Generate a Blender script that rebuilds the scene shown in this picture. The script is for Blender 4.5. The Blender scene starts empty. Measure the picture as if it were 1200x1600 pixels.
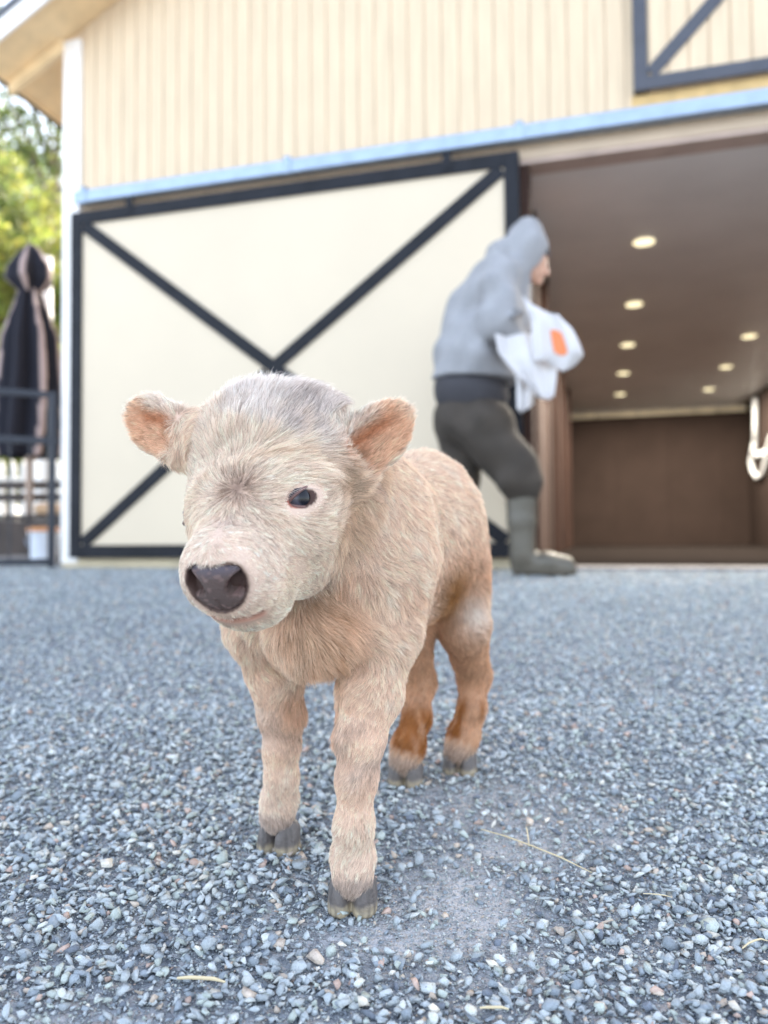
import bpy, bmesh, math, random, os
import numpy as np
from mathutils import Vector, Matrix, kdtree

R = math.radians
rng = np.random.default_rng(7)
random.seed(7)
S = bpy.context.scene
COL = S.collection

# ------------------------------------------------------------------ camera
TH, PH = R(1.89), 0.0078
CAM = np.array([0, 0, .18]); FPX = 1200.0
_f = np.array([0, math.cos(TH), math.sin(TH)])
_u0 = np.array([0, -math.sin(TH), math.cos(TH)]); _r0 = np.array([1., 0, 0])
_u = _u0*math.cos(PH) + _r0*math.sin(PH); _r = _r0*math.cos(PH) - _u0*math.sin(PH)
def at(px, py, d):
    """world point whose distance ahead of the viewpoint is d"""
    v = _f*FPX + _r*(px-600) - _u*(py-800)
    return CAM + v*(d/v[1])
cam = bpy.data.cameras.new('camera'); camo = bpy.data.objects.new('camera', cam); COL.objects.link(camo)
m = Matrix.Identity(4)
for i in range(3):
    m[i][0], m[i][1], m[i][2], m[i][3] = _r[i], _u[i], -_f[i], CAM[i]
camo.matrix_world = m
cam.sensor_fit = 'HORIZONTAL'; cam.sensor_width = 36; cam.lens = 36
cam.clip_start = .02; cam.clip_end = 2000
cam.dof.use_dof = True; cam.dof.focus_distance = .78; cam.dof.aperture_fstop = 4.0
S.camera = camo

# ------------------------------------------------------------------ sky and sun
SUN_EL, SUN_AZ = R(30), R(28)          # sun stands behind the barn, to the right
w = bpy.data.worlds.new('World'); S.world = w; w.use_nodes = True
nt = w.node_tree; bg = nt.nodes['Background']
sky = nt.nodes.new('ShaderNodeTexSky'); sky.sky_type = 'NISHITA'; sky.sun_disc = False
sky.sun_elevation = SUN_EL; sky.sun_rotation = SUN_AZ
sky.dust_density = 2.0; sky.ozone_density = 1.0; sky.air_density = 1.0
hs = nt.nodes.new('ShaderNodeHueSaturation'); hs.inputs['Saturation'].default_value = .58     # thin haze in the sky
nt.links.new(sky.outputs[0], hs.inputs['Color']); nt.links.new(hs.outputs[0], bg.inputs[0]); bg.inputs[1].default_value = 0.15
sun = bpy.data.lights.new('sun', 'SUN'); sun.energy = 3.5; sun.angle = R(.6); sun.color = (1, .93, .82)
suno = bpy.data.objects.new('sun', sun); COL.objects.link(suno)
sd = Vector((math.sin(SUN_AZ)*math.cos(SUN_EL), math.cos(SUN_AZ)*math.cos(SUN_EL), math.sin(SUN_EL)))
suno.rotation_euler = sd.to_track_quat('Z', 'Y').to_euler()
S.view_settings.view_transform = 'Standard'; S.view_settings.look = 'None'
S.view_settings.exposure = 2.58; S.view_settings.gamma = 1
S.cycles.max_bounces = 8; S.cycles.diffuse_bounces = 5; S.cycles.transparent_max_bounces = 8
S.cycles.use_denoising = True
try: S.cycles_curves.shape = 'RIBBONS'
except Exception: pass
S.render.hair_type = 'STRAND' if hasattr(S.render, 'hair_type') else 'STRAND'

# ------------------------------------------------------------------ helpers
def tag(o, label=None, cat=None, group=None, kind=None):
    if label: o['label'] = label
    if cat: o['category'] = cat
    if group: o['group'] = group
    if kind: o['kind'] = kind
    return o
def empty(name, loc=(0, 0, 0), rz=0, parent=None):
    o = bpy.data.objects.new(name, None); COL.objects.link(o)
    o.location = loc; o.rotation_euler = (0, 0, rz); o.empty_display_size = .1
    if parent: o.parent = parent
    return o
def child_world(o, parent):
    """parent an object whose mesh is in world coordinates"""
    o.parent = parent
    o.matrix_parent_inverse = (Matrix.Translation(parent.location) @ parent.rotation_euler.to_matrix().to_4x4()).inverted()
def fast_mesh(name, V, F, mat, parent=None, smooth=False, world_parent=None, attrs=None):
    """V (n,3) ; F (m,k) int"""
    me = bpy.data.meshes.new(name)
    V = np.asarray(V, np.float32); F = np.asarray(F, np.int32)
    me.vertices.add(len(V)); me.vertices.foreach_set('co', V.ravel())
    k = F.shape[1]
    me.loops.add(F.size); me.loops.foreach_set('vertex_index', F.ravel())
    me.polygons.add(len(F)); me.polygons.foreach_set('loop_start', np.arange(0, F.size, k, dtype=np.int32))
    me.polygons.foreach_set('loop_total', np.full(len(F), k, np.int32))
    if smooth: me.polygons.foreach_set('use_smooth', np.ones(len(F), bool))
    me.update(calc_edges=True)
    if attrs:
        for an, av in attrs.items():
            a = me.attributes.new(an, 'FLOAT_COLOR', 'POINT')
            a.data.foreach_set('color', np.asarray(av, np.float32).ravel())
    if mat: me.materials.append(mat)
    o = bpy.data.objects.new(name, me); COL.objects.link(o)
    if parent: o.parent = parent
    if world_parent: child_world(o, world_parent)
    return o
class MB:
    """collects shapes into one mesh"""
    def __init__(s): s.bm = bmesh.new()
    def box(s, x0, x1, y0, y1, z0, z1):
        v = [s.bm.verts.new(p) for p in ((x0,y0,z0),(x1,y0,z0),(x1,y1,z0),(x0,y1,z0),(x0,y0,z1),(x1,y0,z1),(x1,y1,z1),(x0,y1,z1))]
        for f in ((3,2,1,0),(4,5,6,7),(0,1,5,4),(1,2,6,5),(2,3,7,6),(3,0,4,7)): s.bm.faces.new([v[i] for i in f])
        return s
    def prism(s, poly, y0, y1):
        """polygon in x,z pushed from y0 to y1"""
        a = [s.bm.verts.new((p[0], y0, p[1])) for p in poly]; b = [s.bm.verts.new((p[0], y1, p[1])) for p in poly]
        n = len(poly); s.bm.faces.new(a); s.bm.faces.new(b[::-1])
        for i in range(n): s.bm.faces.new([a[(i+1) % n], a[i], b[i], b[(i+1) % n]])
        return s
    def strip(s, p, q, wd, y0, y1):
        """a flat board from p to q in the x,z plane"""
        p = np.array(p, float); q = np.array(q, float); d = q-p; d /= np.linalg.norm(d); n = np.array([-d[1], d[0]])*wd/2
        return s.prism([p-n, q-n, q+n, p+n], y0, y1)
    def tube(s, pts, rad, seg=12, cap=True):
        pts = [Vector(p) for p in pts]; n = len(pts)
        if not hasattr(rad, '__len__'): rad = [rad]*n
        rings = []; up = None
        for i, p in enumerate(pts):
            t = (pts[min(i+1, n-1)]-pts[max(i-1, 0)]).normalized()
            if up is None: up = t.orthogonal().normalized()
            up = (up - t*up.dot(t)).normalized(); b = t.cross(up)
            rings.append([s.bm.verts.new(p+(up*math.cos(a)+b*math.sin(a))*rad[i]) for a in [2*math.pi*j/seg for j in range(seg)]])
        for i in range(n-1):
            for j in range(seg): s.bm.faces.new([rings[i][j], rings[i][(j+1) % seg], rings[i+1][(j+1) % seg], rings[i+1][j]])
        if cap: s.bm.faces.new(rings[0][::-1]); s.bm.faces.new(rings[-1])
        return s
    def lathe(s, prof, c=(0, 0, 0), seg=32):
        rings = [[s.bm.verts.new((c[0]+r*math.cos(2*math.pi*j/seg), c[1]+r*math.sin(2*math.pi*j/seg), c[2]+z)) for j in range(seg)] for r, z in prof]
        for i in range(len(prof)-1):
            for j in range(seg): s.bm.faces.new([rings[i][j], rings[i][(j+1) % seg], rings[i+1][(j+1) % seg], rings[i+1][j]])
        s.bm.faces.new(rings[0][::-1]); s.bm.faces.new(rings[-1])
        return s
    def build(s, name, mat, parent=None, bevel=0, smooth=False, world_parent=None):
        bmesh.ops.recalc_face_normals(s.bm, faces=s.bm.faces)
        me = bpy.data.meshes.new(name); s.bm.to_mesh(me); s.bm.free()
        if smooth:
            for p in me.polygons: p.use_smooth = True
        me.materials.append(mat)
        o = bpy.data.objects.new(name, me); COL.objects.link(o)
        if parent: o.parent = parent
        if world_parent: child_world(o, world_parent)
        if bevel:
            b = o.modifiers.new('b', 'BEVEL'); b.width = bevel; b.segments = 2; b.limit_method = 'ANGLE'
        return o

# materials
def mat(name, col, rough=.6, metal=0, var=.12, scale=6, bump=0, bscale=60, col2=None, stretch=(1, 1, 1), spec=.5, emit=None, estr=0):
    mt = bpy.data.materials.new(name); mt.use_nodes = True; n = mt.node_tree.nodes; l = mt.node_tree.links
    b = n['Principled BSDF']; b.inputs['Roughness'].default_value = rough; b.inputs['Metallic'].default_value = metal
    b.inputs['Specular IOR Level'].default_value = spec
    tc = n.new('ShaderNodeTexCoord'); mp = n.new('ShaderNodeMapping'); mp.inputs['Scale'].default_value = stretch
    l.new(tc.outputs['Object'], mp.inputs[0])
    no = n.new('ShaderNodeTexNoise'); no.inputs['Scale'].default_value = scale; no.inputs['Detail'].default_value = 6
    l.new(mp.outputs[0], no.inputs['Vector'])
    cr = n.new('ShaderNodeValToRGB'); e = cr.color_ramp.elements
    c2 = col2 if col2 else tuple(min(1, c*(1+var)) for c in col)
    e[0].position = .3; e[1].position = .7
    e[0].color = (*[c*(1-var) for c in col], 1); e[1].color = (*c2, 1)
    l.new(no.outputs[0], cr.inputs[0]); l.new(cr.outputs[0], b.inputs['Base Color'])
    if bump:
        n2 = n.new('ShaderNodeTexNoise'); n2.inputs['Scale'].default_value = bscale; n2.inputs['Detail'].default_value = 5
        l.new(mp.outputs[0], n2.inputs['Vector'])
        bp = n.new('ShaderNodeBump'); bp.inputs['Strength'].default_value = bump; bp.inputs['Distance'].default_value = .01
        l.new(n2.outputs[0], bp.inputs['Height']); l.new(bp.outputs[0], b.inputs['Normal'])
    if emit:
        b.inputs['Emission Color'].default_value = (*emit, 1); b.inputs['Emission Strength'].default_value = estr
    return mt
def attr_mat(name, attr, rough=.7, spec=.3, bump=0, bscale=200, sheen=0, trans=0):
    mt = bpy.data.materials.new(name); mt.use_nodes = True; n = mt.node_tree.nodes; l = mt.node_tree.links
    b = n['Principled BSDF']; b.inputs['Roughness'].default_value = rough; b.inputs['Specular IOR Level'].default_value = spec
    a = n.new('ShaderNodeAttribute'); a.attribute_name = attr
    l.new(a.outputs['Color'], b.inputs['Base Color'])
    if sheen: b.inputs['Sheen Weight'].default_value = sheen
    if bump:
        tc = n.new('ShaderNodeTexCoord'); n2 = n.new('ShaderNodeTexNoise'); n2.inputs['Scale'].default_value = bscale; n2.inputs['Detail'].default_value = 4
        l.new(tc.outputs['Object'], n2.inputs['Vector'])
        bp = n.new('ShaderNodeBump'); bp.inputs['Strength'].default_value = bump; bp.inputs['Distance'].default_value = .003
        l.new(n2.outputs[0], bp.inputs['Height']); l.new(bp.outputs[0], b.inputs['Normal'])
    if trans:
        t = n.new('ShaderNodeBsdfTranslucent'); l.new(a.outputs['Color'], t.inputs[0])
        mx = n.new('ShaderNodeMixShader'); mx.inputs[0].default_value = trans
        l.new(b.outputs[0], mx.inputs[1]); l.new(t.outputs[0], mx.inputs[2]); l.new(mx.outputs[0], n['Material Output'].inputs[0])
    return mt

# signed-distance modelling: smooth bodies as one continuous surface
def unit(v): v = np.asarray(v, float); return v/np.linalg.norm(v)
def frame(x, z=(0, 0, 1)):
    x = unit(x); z = np.asarray(z, float); z = unit(z-x*(z@x)); return np.array([x, np.cross(z, x), z])
I3 = np.eye(3)
class SDF:
    def __init__(s, lo, hi, h):
        s.lo = np.array(lo, float); s.h = h
        s.n = np.ceil((np.array(hi)-s.lo)/h).astype(int)+1
        s.ax = [(s.lo[i]+np.arange(s.n[i])*h).astype(np.float32) for i in range(3)]
        s.G = np.full(s.n, .06, np.float32)
    def _blk(s, lo, hi):
        a = np.clip(np.floor((lo-s.lo)/s.h).astype(int), 0, s.n); b = np.clip(np.ceil((hi-s.lo)/s.h).astype(int)+1, 0, s.n)
        sl = tuple(slice(a[i], b[i]) for i in range(3))
        return sl, (s.ax[0][sl[0]][:, None, None], s.ax[1][sl[1]][None, :, None], s.ax[2][sl[2]][None, None, :])
    def _op(s, lo, hi, fn, k, sub):
        pad = k+.02+2*s.h
        sl, (X, Y, Z) = s._blk(np.asarray(lo)-pad, np.asarray(hi)+pad)
        if min(X.size, Y.size, Z.size) == 0: return
        d = fn(X, Y, Z); g = s.G[sl]
        if sub: d = -d; hh = np.maximum(k-np.abs(g-d), 0)/k; s.G[sl] = np.maximum(g, d)+hh*hh*k/4
        else: hh = np.maximum(k-np.abs(g-d), 0)/k; s.G[sl] = np.minimum(g, d)-hh*hh*k/4
    def ell(s, c, r, M=I3, k=.02, sub=False):
        c = np.asarray(c, float); r = np.asarray(r, float); M = np.asarray(M)
        ext = np.sqrt(((M*r[:, None])**2).sum(0))
        def fn(X, Y, Z):
            x, y, z = X-c[0], Y-c[1], Z-c[2]
            q = [(M[i, 0]*x+M[i, 1]*y+M[i, 2]*z)/r[i] for i in range(3)]
            k0 = np.sqrt(q[0]**2+q[1]**2+q[2]**2)+1e-6
            k1 = np.sqrt((q[0]/r[0])**2+(q[1]/r[1])**2+(q[2]/r[2])**2)+1e-6
            return (k0*(k0-1)/k1).astype(np.float32)
        s._op(c-ext, c+ext, fn, k, sub); return s
    def cone(s, a, b, ra, rb, k=.02, sub=False):
        a = np.asarray(a, float); b = np.asarray(b, float); d = b-a; L = d@d
        def fn(X, Y, Z):
            x, y, z = X-a[0], Y-a[1], Z-a[2]
            t = np.clip((x*d[0]+y*d[1]+z*d[2])/L, 0, 1)
            return (np.sqrt((x-t*d[0])**2+(y-t*d[1])**2+(z-t*d[2])**2)-(ra+t*(rb-ra))).astype(np.float32)
        rm = max(ra, rb); s._op(np.minimum(a, b)-rm, np.maximum(a, b)+rm, fn, k, sub); return s
    def chain(s, pts, rads, k=.02):
        for i in range(len(pts)-1): s.cone(pts[i], pts[i+1], rads[i], rads[i+1], k)
        return s
    def cut_plane(s, p, nrm):
        p = np.asarray(p); nrm = unit(nrm)
        d = (s.ax[0][:, None, None]-p[0])*nrm[0]+(s.ax[1][None, :, None]-p[1])*nrm[1]+(s.ax[2][None, None, :]-p[2])*nrm[2]
        s.G = np.maximum(s.G, d.astype(np.float32)); return s
    def warp(s, fn):
        s.G = s.G + fn(s.ax[0][:, None, None], s.ax[1][None, :, None], s.ax[2][None, None, :]).astype(np.float32); return s
    def mesh(s):
        G = s.G; ins = G < 0
        c = np.zeros(np.array(G.shape)-1, np.int8)
        for i in (0, 1):
            for j in (0, 1):
                for k in (0, 1): c += ins[i:ins.shape[0]-1+i, j:ins.shape[1]-1+j, k:ins.shape[2]-1+k]
        act = np.argwhere((c > 0) & (c < 8))
        vid = np.full(c.shape, -1, np.int32); vid[act[:, 0], act[:, 1], act[:, 2]] = np.arange(len(act))
        P = np.zeros((len(act), 3)); N = np.zeros(len(act))
        corners = [(i, j, k) for i in (0, 1) for j in (0, 1) for k in (0, 1)]
        val = {q: G[act[:, 0]+q[0], act[:, 1]+q[1], act[:, 2]+q[2]] for q in corners}
        for q in corners:
            for axis in range(3):
                if q[axis]: continue
                q2 = list(q); q2[axis] = 1; q2 = tuple(q2)
                a, b = val[q], val[q2]; cr = (a < 0) != (b < 0)
                t = np.where(cr, a/np.where(cr, a-b, 1), 0)
                pt = np.tile(np.array(q, float), (len(act), 1)); pt[:, axis] += t
                P += pt*cr[:, None]; N += cr
        P = (act+P/N[:, None])*s.h+s.lo
        F = []
        for axis in range(3):
            o1, o2 = (axis+1) % 3, (axis+2) % 3
            sa = [slice(None)]*3; sb = [slice(None)]*3
            sa[axis] = slice(0, -1); sb[axis] = slice(1, None)
            e = ins[tuple(sa)] != ins[tuple(sb)]
            idx = np.argwhere(e)
            ok = (idx[:, o1] > 0) & (idx[:, o2] > 0) & (idx[:, o1] < c.shape[o1]) & (idx[:, o2] < c.shape[o2])
            idx = idx[ok]
            def cell(d1, d2):
                q = idx.copy(); q[:, o1] -= d1; q[:, o2] -= d2; return vid[q[:, 0], q[:, 1], q[:, 2]]
            quad = np.stack([cell(1, 1), cell(0, 1), cell(0, 0), cell(1, 0)], 1)
            flip = ~ins[idx[:, 0], idx[:, 1], idx[:, 2]]
            quad[flip] = quad[flip][:, ::-1]
            F.append(quad)
        F = np.concatenate(F); F = F[(F >= 0).all(1)]
        return P, F
def vnormals(V, F):
    n = np.cross(V[F[:, 2]]-V[F[:, 0]], V[F[:, 3]]-V[F[:, 1]])
    N = np.zeros_like(V)
    for i in range(4): np.add.at(N, F[:, i], n)
    return N/(np.linalg.norm(N, axis=1, keepdims=True)+1e-12)
def relax(V, F, it=2, f=.5):
    for _ in range(it):
        A = np.zeros_like(V); c = np.zeros(len(V))
        for i in range(4):
            np.add.at(A, F[:, i], V[F[:, (i+1) % 4]]+V[F[:, (i-1) % 4]]); np.add.at(c, F[:, i], 2)
        V = V+(A/np.maximum(c, 1)[:, None]-V)*f
    return V
def vnoise(P, sc, seed=0):
    """cheap smooth noise in -1..1"""
    r = np.random.default_rng(seed); out = 0
    for i in range(6):
        d = unit(r.normal(size=3)); ph = r.uniform(0, 6.28)
        out = out+np.sin((P@d)*sc*(.6+.35*i)+ph+1.7*np.sin((P@unit(r.normal(size=3)))*sc*.7+ph))
    return out/3.2

# ------------------------------------------------------------------ the lie of the land
def gz(y):
    y = np.maximum(np.asarray(y, float), -5)
    return -.095*.25*np.log1p(np.exp(np.minimum((3.05-y)/.25, 60)))

def leg_dist(P, L):
    d = np.full(len(P), 9.); tt = np.zeros(len(P))
    for i in range(len(L)-1):
        a, b = np.asarray(L[i]), np.asarray(L[i+1]); e = b-a
        t = np.clip(((P-a)@e)/(e@e), 0, 1); q = np.linalg.norm(P-a-t[:, None]*e, axis=1)
        m_ = q < d; d = np.where(m_, q, d); tt = np.where(m_, i+t, tt)
    return d, tt
def sstep(a, b, x): t = np.clip((x-a)/(b-a), 0, 1); return t*t*(3-2*t)
# ------------------------------------------------------------------ ground
def ground_mat():
    mt = bpy.data.materials.new('gravel_bed'); mt.use_nodes = True; n = mt.node_tree.nodes; l = mt.node_tree.links
    b = n['Principled BSDF']; b.inputs['Roughness'].default_value = .9
    tc = n.new('ShaderNodeTexCoord')
    vo = n.new('ShaderNodeTexVoronoi'); vo.inputs['Scale'].default_value = 130
    v2 = n.new('ShaderNodeTexVoronoi'); v2.inputs['Scale'].default_value = 330
    l.new(tc.outputs['Object'], vo.inputs['Vector']); l.new(tc.outputs['Object'], v2.inputs['Vector'])
    sp = n.new('ShaderNodeSeparateColor'); l.new(vo.outputs['Color'], sp.inputs[0])
    cr = n.new('ShaderNodeValToRGB'); e = cr.color_ramp.elements
    e[0].color = (.11, .125, .145, 1); e[1].color = (.42, .45, .48, 1)
    for p, c in ((.3, (.20, .225, .25, 1)), (.7, (.30, .33, .36, 1)), (.93, (.38, .35, .33, 1))): e.new(p).color = c
    l.new(sp.outputs[0], cr.inputs[0])
    no = n.new('ShaderNodeTexNoise'); no.inputs['Scale'].default_value = 2.2; no.inputs['Detail'].default_value = 5
    l.new(tc.outputs['Object'], no.inputs['Vector'])
    mx = n.new('ShaderNodeMix'); mx.data_type = 'RGBA'; mx.blend_type = 'MULTIPLY'; mx.inputs['Factor'].default_value = .6
    c2 = n.new('ShaderNodeValToRGB'); c2.color_ramp.elements[0].color = (.75, .72, .74, 1); c2.color_ramp.elements[1].color = (1.15, 1.15, 1.15, 1)
    c2.color_ramp.elements[0].position = .35; c2.color_ramp.elements[1].position = .65
    l.new(no.outputs[0], c2.inputs[0]); l.new(cr.outputs[0], mx.inputs['A']); l.new(c2.outputs[0], mx.inputs['B'])
    at_ = n.new('ShaderNodeAttribute'); at_.attribute_name = 'dust'
    m3 = n.new('ShaderNodeMix'); m3.data_type = 'RGBA'; gr_ = n.new('ShaderNodeMath'); gr_.operation = 'MULTIPLY'
    l.new(at_.outputs['Fac'], gr_.inputs[0]); gr_.inputs[1].default_value = .75
    l.new(gr_.outputs[0], m3.inputs['Factor']); l.new(mx.outputs['Result'], m3.inputs['A']); m3.inputs['B'].default_value = (.56, .54, .54, 1)
    l.new(m3.outputs['Result'], b.inputs['Base Color'])
    ad = n.new('ShaderNodeMath'); ad.operation = 'MULTIPLY_ADD'; ad.inputs[1].default_value = .4
    l.new(v2.outputs['Distance'], ad.inputs[0]); l.new(vo.outputs['Distance'], ad.inputs[2])
    bp = n.new('ShaderNodeBump'); bp.invert = True; bp.inputs['Strength'].default_value = 1; bp.inputs['Distance'].default_value = .006
    l.new(ad.outputs[0], bp.inputs['Height']); l.new(bp.outputs[0], b.inputs['Normal'])
    return mt
def axis(a, b, fine, c, d):
    """coordinates: fine between a and b, growing out to c and d"""
    x = list(np.arange(a, b, fine)); st = fine; q = a
    left = []
    while q > c: st *= 1.35; q -= st; left.append(q)
    st = fine; q = x[-1]; right = []
    while q < d: st *= 1.35; q += st; right.append(q)
    return np.array(left[::-1]+x+right)
def patch(P): # where the fine grit shows through
    q = np.c_[P, np.zeros(len(P))]
    p = .8*sstep(.75, 1.4, vnoise(q, 4.2, 31))
    for cx, cy, rx, ry in ((.085, .84, .075, .11), (-.28, .62, .10, .045), (.0, .78, .08, .035), (.17, .96, .09, .035)):
        p = np.maximum(p, np.exp(-((P[:, 0]-cx)/rx)**2-((P[:, 1]-cy)/ry)**2)*1.15)
    return np.clip(p, 0, 1)
gx = axis(-1.6, 1.6, .03, -600, 600); gy = axis(.2, 3.4, .03, -300, 900)
X, Y = np.meshgrid(gx, gy, indexing='ij')
P2 = np.c_[X.ravel(), Y.ravel(), np.zeros(X.size)]
near_ = np.exp(-((P2[:, 1]-1.5)/2.0)**2)*(np.abs(P2[:, 0]) < 3)
Z = gz(Y).ravel()+.0035*vnoise(P2, 9, 21)*near_-.004
nx, ny = len(gx), len(gy)
ii = (np.arange(nx-1)[:, None]*ny+np.arange(ny-1)[None, :]).ravel()
fast_mesh('ground', np.c_[P2[:, :2], Z], np.stack([ii, ii+ny, ii+ny+1, ii+1], 1), ground_mat(), smooth=True, attrs={'dust': np.repeat((patch(P2[:, :2])*near_)[:, None], 4, 1)})['kind'] = 'structure'

# stones: crushed rock, every one a small angular solid; nobody could count them
def rock_templates(n, pts, seed):
    out = []; r = np.random.default_rng(seed)
    for _ in range(n):
        bm = bmesh.new()
        for q in range(pts):
            v = unit(r.normal(size=3))*r.uniform(.55, 1.15); v = np.clip(v, -.82, .82); bm.verts.new(v)
        bmesh.ops.convex_hull(bm, input=bm.verts)
        bmesh.ops.triangulate(bm, faces=bm.faces)
        bm.verts.ensure_lookup_table(); bm.verts.index_update()
        used = sorted({v.index for f in bm.faces for v in f.verts}); mp = {a: i for i, a in enumerate(used)}
        V = np.array([bm.verts[a].co[:] for a in used]); F = np.array([[mp[v.index] for v in f.verts] for f in bm.faces]); out.append((V, F)); bm.free()
    return out
def scatter(n, y0, y1, smin, smax, temps, seed, lift=.0, pw=1.6, keep_patch=.15):
    r = np.random.default_rng(seed)
    y = y0+(y1-y0)*np.sqrt(r.random(n)*(1-(y0/y1)**2)+(y0/y1)**2) if y0 > .3 else r.uniform(y0, y1, n)
    y = np.sqrt(r.uniform(y0**2, y1**2, n))
    x = r.uniform(-1, 1, n)*(.62*y+.18)+.0
    p = patch(np.c_[x, y]); k = r.random(n) > p*(1-keep_patch); x, y = x[k], y[k]; n = len(x)
    sz = smin+(smax-smin)*r.random(n)**pw
    Vs, Fs, Cs = [], [], []; base = 0
    tid = r.integers(0, len(temps), n)
    palette = np.array([(.30, .345, .39), (.37, .415, .455), (.22, .26, .31), (.44, .475, .49), (.335, .385, .385), (.42, .37, .33), (.40, .31, .28), (.52, .51, .48), (.14, .165, .21)])
    pr = np.array([.27, .25, .14, .12, .11, .035, .02, .025, .03]); pr /= pr.sum()
    colr = palette[r.choice(len(palette), n, p=pr)]*r.uniform(1.05, 1.5, (n, 1))*np.array([1.05, 1.01, .95])
    for t, (V, F) in enumerate(temps):
        q = np.where(tid == t)[0]; m_ = len(q)
        if not m_: continue
        a = r.uniform(0, 2*np.pi, m_); sx = sz[q]*.5*r.uniform(.85, 1.25, m_); sy = sz[q]*.5*r.uniform(.6, .95, m_); szz = sz[q]*.5*r.uniform(.45, .75, m_)
        W = V[None]*np.stack([sx, sy, szz], 1)[:, None, :]
        tx = r.normal(0, .28, m_); ty = r.normal(0, .28, m_)
        w2 = W.copy(); w2[..., 2] = W[..., 2]+W[..., 0]*tx[:, None]+W[..., 1]*ty[:, None]
        c, s_ = np.cos(a)[:, None], np.sin(a)[:, None]
        X_ = w2[..., 0]*c-w2[..., 1]*s_; Y_ = w2[..., 0]*s_+w2[..., 1]*c
        g = gz(y[q])+.0035*vnoise(np.c_[x[q], y[q], np.zeros(m_)], 9, 21)*np.exp(-((y[q]-1.5)/2.0)**2)-.004
        Z_ = w2[..., 2]+(g+szz*.35+lift*r.random(m_)*sz[q])[:, None]
        Vs.append(np.stack([X_+x[q][:, None], Y_+y[q][:, None], Z_], -1).reshape(-1, 3))
        Fs.append((F[None]+(np.arange(m_)*len(V))[:, None, None]+base).reshape(-1, 3)); base += m_*len(V)
        Cs.append(np.repeat(colr[q], len(V), 0))
    return np.concatenate(Vs), np.concatenate(Fs), np.concatenate(Cs)
T1 = rock_templates(20, 12, 3); T2 = rock_templates(8, 8, 4)
parts_ = [scatter(90000, .38, 1.25, .0014, .0028, T2, 47, .25, 1.0, 1.0), scatter(36000, .38, 1.55, .0062, .0168, T1, 41, .40, 1.8, .10), scatter(66000, .38, 1.5, .0024, .0055, T2, 42, .3, 1.2, 1.0),
          scatter(900, .40, 1.7, .0170, .025, T1, 43, .25, 1.5, .1),
          scatter(66000, 1.5, 3.1, .007, .017, T2, 44, .4, 1.6, .15), scatter(38000, 3.0, 5.4, .010, .020, T2, 45, .3, 1.5, .3)]
off = 0; Vs, Fs, Cs = [], [], []
for V, F, c in parts_: Vs.append(V); Fs.append(F+off); Cs.append(c); off += len(V)
V = np.concatenate(Vs); F = np.concatenate(Fs); c = np.concatenate(Cs)
# keep the barn sill clear
W0 = np.array([.7692457, 4.2, 0]); WU = unit((.9635, -.268, 0)); WV = np.array([-WU[1], WU[0], 0])
stone_m = attr_mat('stone', 'col', .92, .15, .8, 500)
fv = V[F[:, 0]]-W0; inside = (fv@WV > -.125) & (fv@WU > -2.97)       # no stones under the barn floor
F = F[~inside]; used = np.unique(F); remap = np.full(len(V), -1); remap[used] = np.arange(len(used)); V, c, F = V[used], c[used], remap[F]
st = fast_mesh('gravel', V, F, stone_m, attrs={'col': np.c_[c, np.ones(len(c))]})
tag(st, 'blue grey crushed gravel covering the yard', 'gravel', kind='stuff')

# dry straw bits lying on the gravel
straw_m = mat('straw', (.62, .52, .33), .7)
def straw(p1, p2, label, r_=.0009, bend=.004):
    def gp(px, py):
        d = .8
        for _ in range(30):
            z = at(px, py, d)[2]; d += (z-float(gz(d)))*1.2
        q = at(px, py, d); q[2] = float(gz(q[1]))+.006; return q
    a, b = gp(*p1), gp(*p2); mid = (a+b)/2+np.array([0, 0, bend]); mb = MB()
    mb.tube([a, (a+mid)/2+np.array([0, 0, bend*.3]), mid, (b+mid)/2+np.array([0, .001, bend*.3]), b], [r_*.7, r_, r_, r_, r_*.5], 6)
    o = mb.build('straw', straw_m); return tag(o, label, 'straw')
straw((277, 1539), (352, 1545), 'short thick pale straw lying flat on the gravel in front of the hooves at left', .0016, .002)
straw((752, 1303), (925, 1372), 'longest thin straw stalk lying slantwise on the gravel right of the calf')
straw((822, 1300), (827, 1330), 'tiny upright straw bit crossing the long stalk', .0009)
straw((1005, 1405), (1050, 1411), 'thin pale straw lying on gravel at the right between pebbles', .0006, .001)
straw((750, 1586), (795, 1588), 'short straw bit at the bottom edge right of centre', .0011, .001)
straw((1160, 1492), (1200, 1480), 'straw bit at the lower right edge of the gravel', .0009)

# ------------------------------------------------------------------ the barn (built in its own frame: x along the front, y inward, z up)
WROT = math.atan2(WU[1], WU[0])
barn = empty('barn', tuple(W0), WROT)
tag(barn, 'cream timber barn with vertical boards and a wide open doorway', 'barn')
cream = mat('cream_paint', (.66, .52, .37), .55, var=.05, scale=3, bump=.12, bscale=40, stretch=(3, 3, .4))
cream2 = mat('cream_boards', (.665, .515, .35), .6, var=.09, scale=5, bump=.35, bscale=30, stretch=(6, 6, .5))
panelm = mat('door_panel', (.635, .53, .395), .5, var=.035, scale=1.4, bump=.10, bscale=50)
white_t = mat('white_trim', (.88, .84, .80), .5, var=.04)
blackm = mat('dark_frame_paint', (.016, .017, .022), .5, spec=.15, var=.25, scale=9, bump=.15)
galv = mat('galvanised_steel', (.30, .37, .47), .38, .55, .10, 14, .1)
tan_h = mat('header_tan', (.52, .40, .29), .6, var=.08)
ochre = mat('ochre_board', (.62, .42, .18), .6, var=.15, scale=12)
soff_m = mat('soffit_boards', (.86, .64, .37), .6, var=.10, scale=8)
dkwood = mat('dark_brown_wood', (.050, .027, .021), .8, spec=.15, var=.35, scale=5, bump=.3, stretch=(4, 4, .4))
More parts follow.
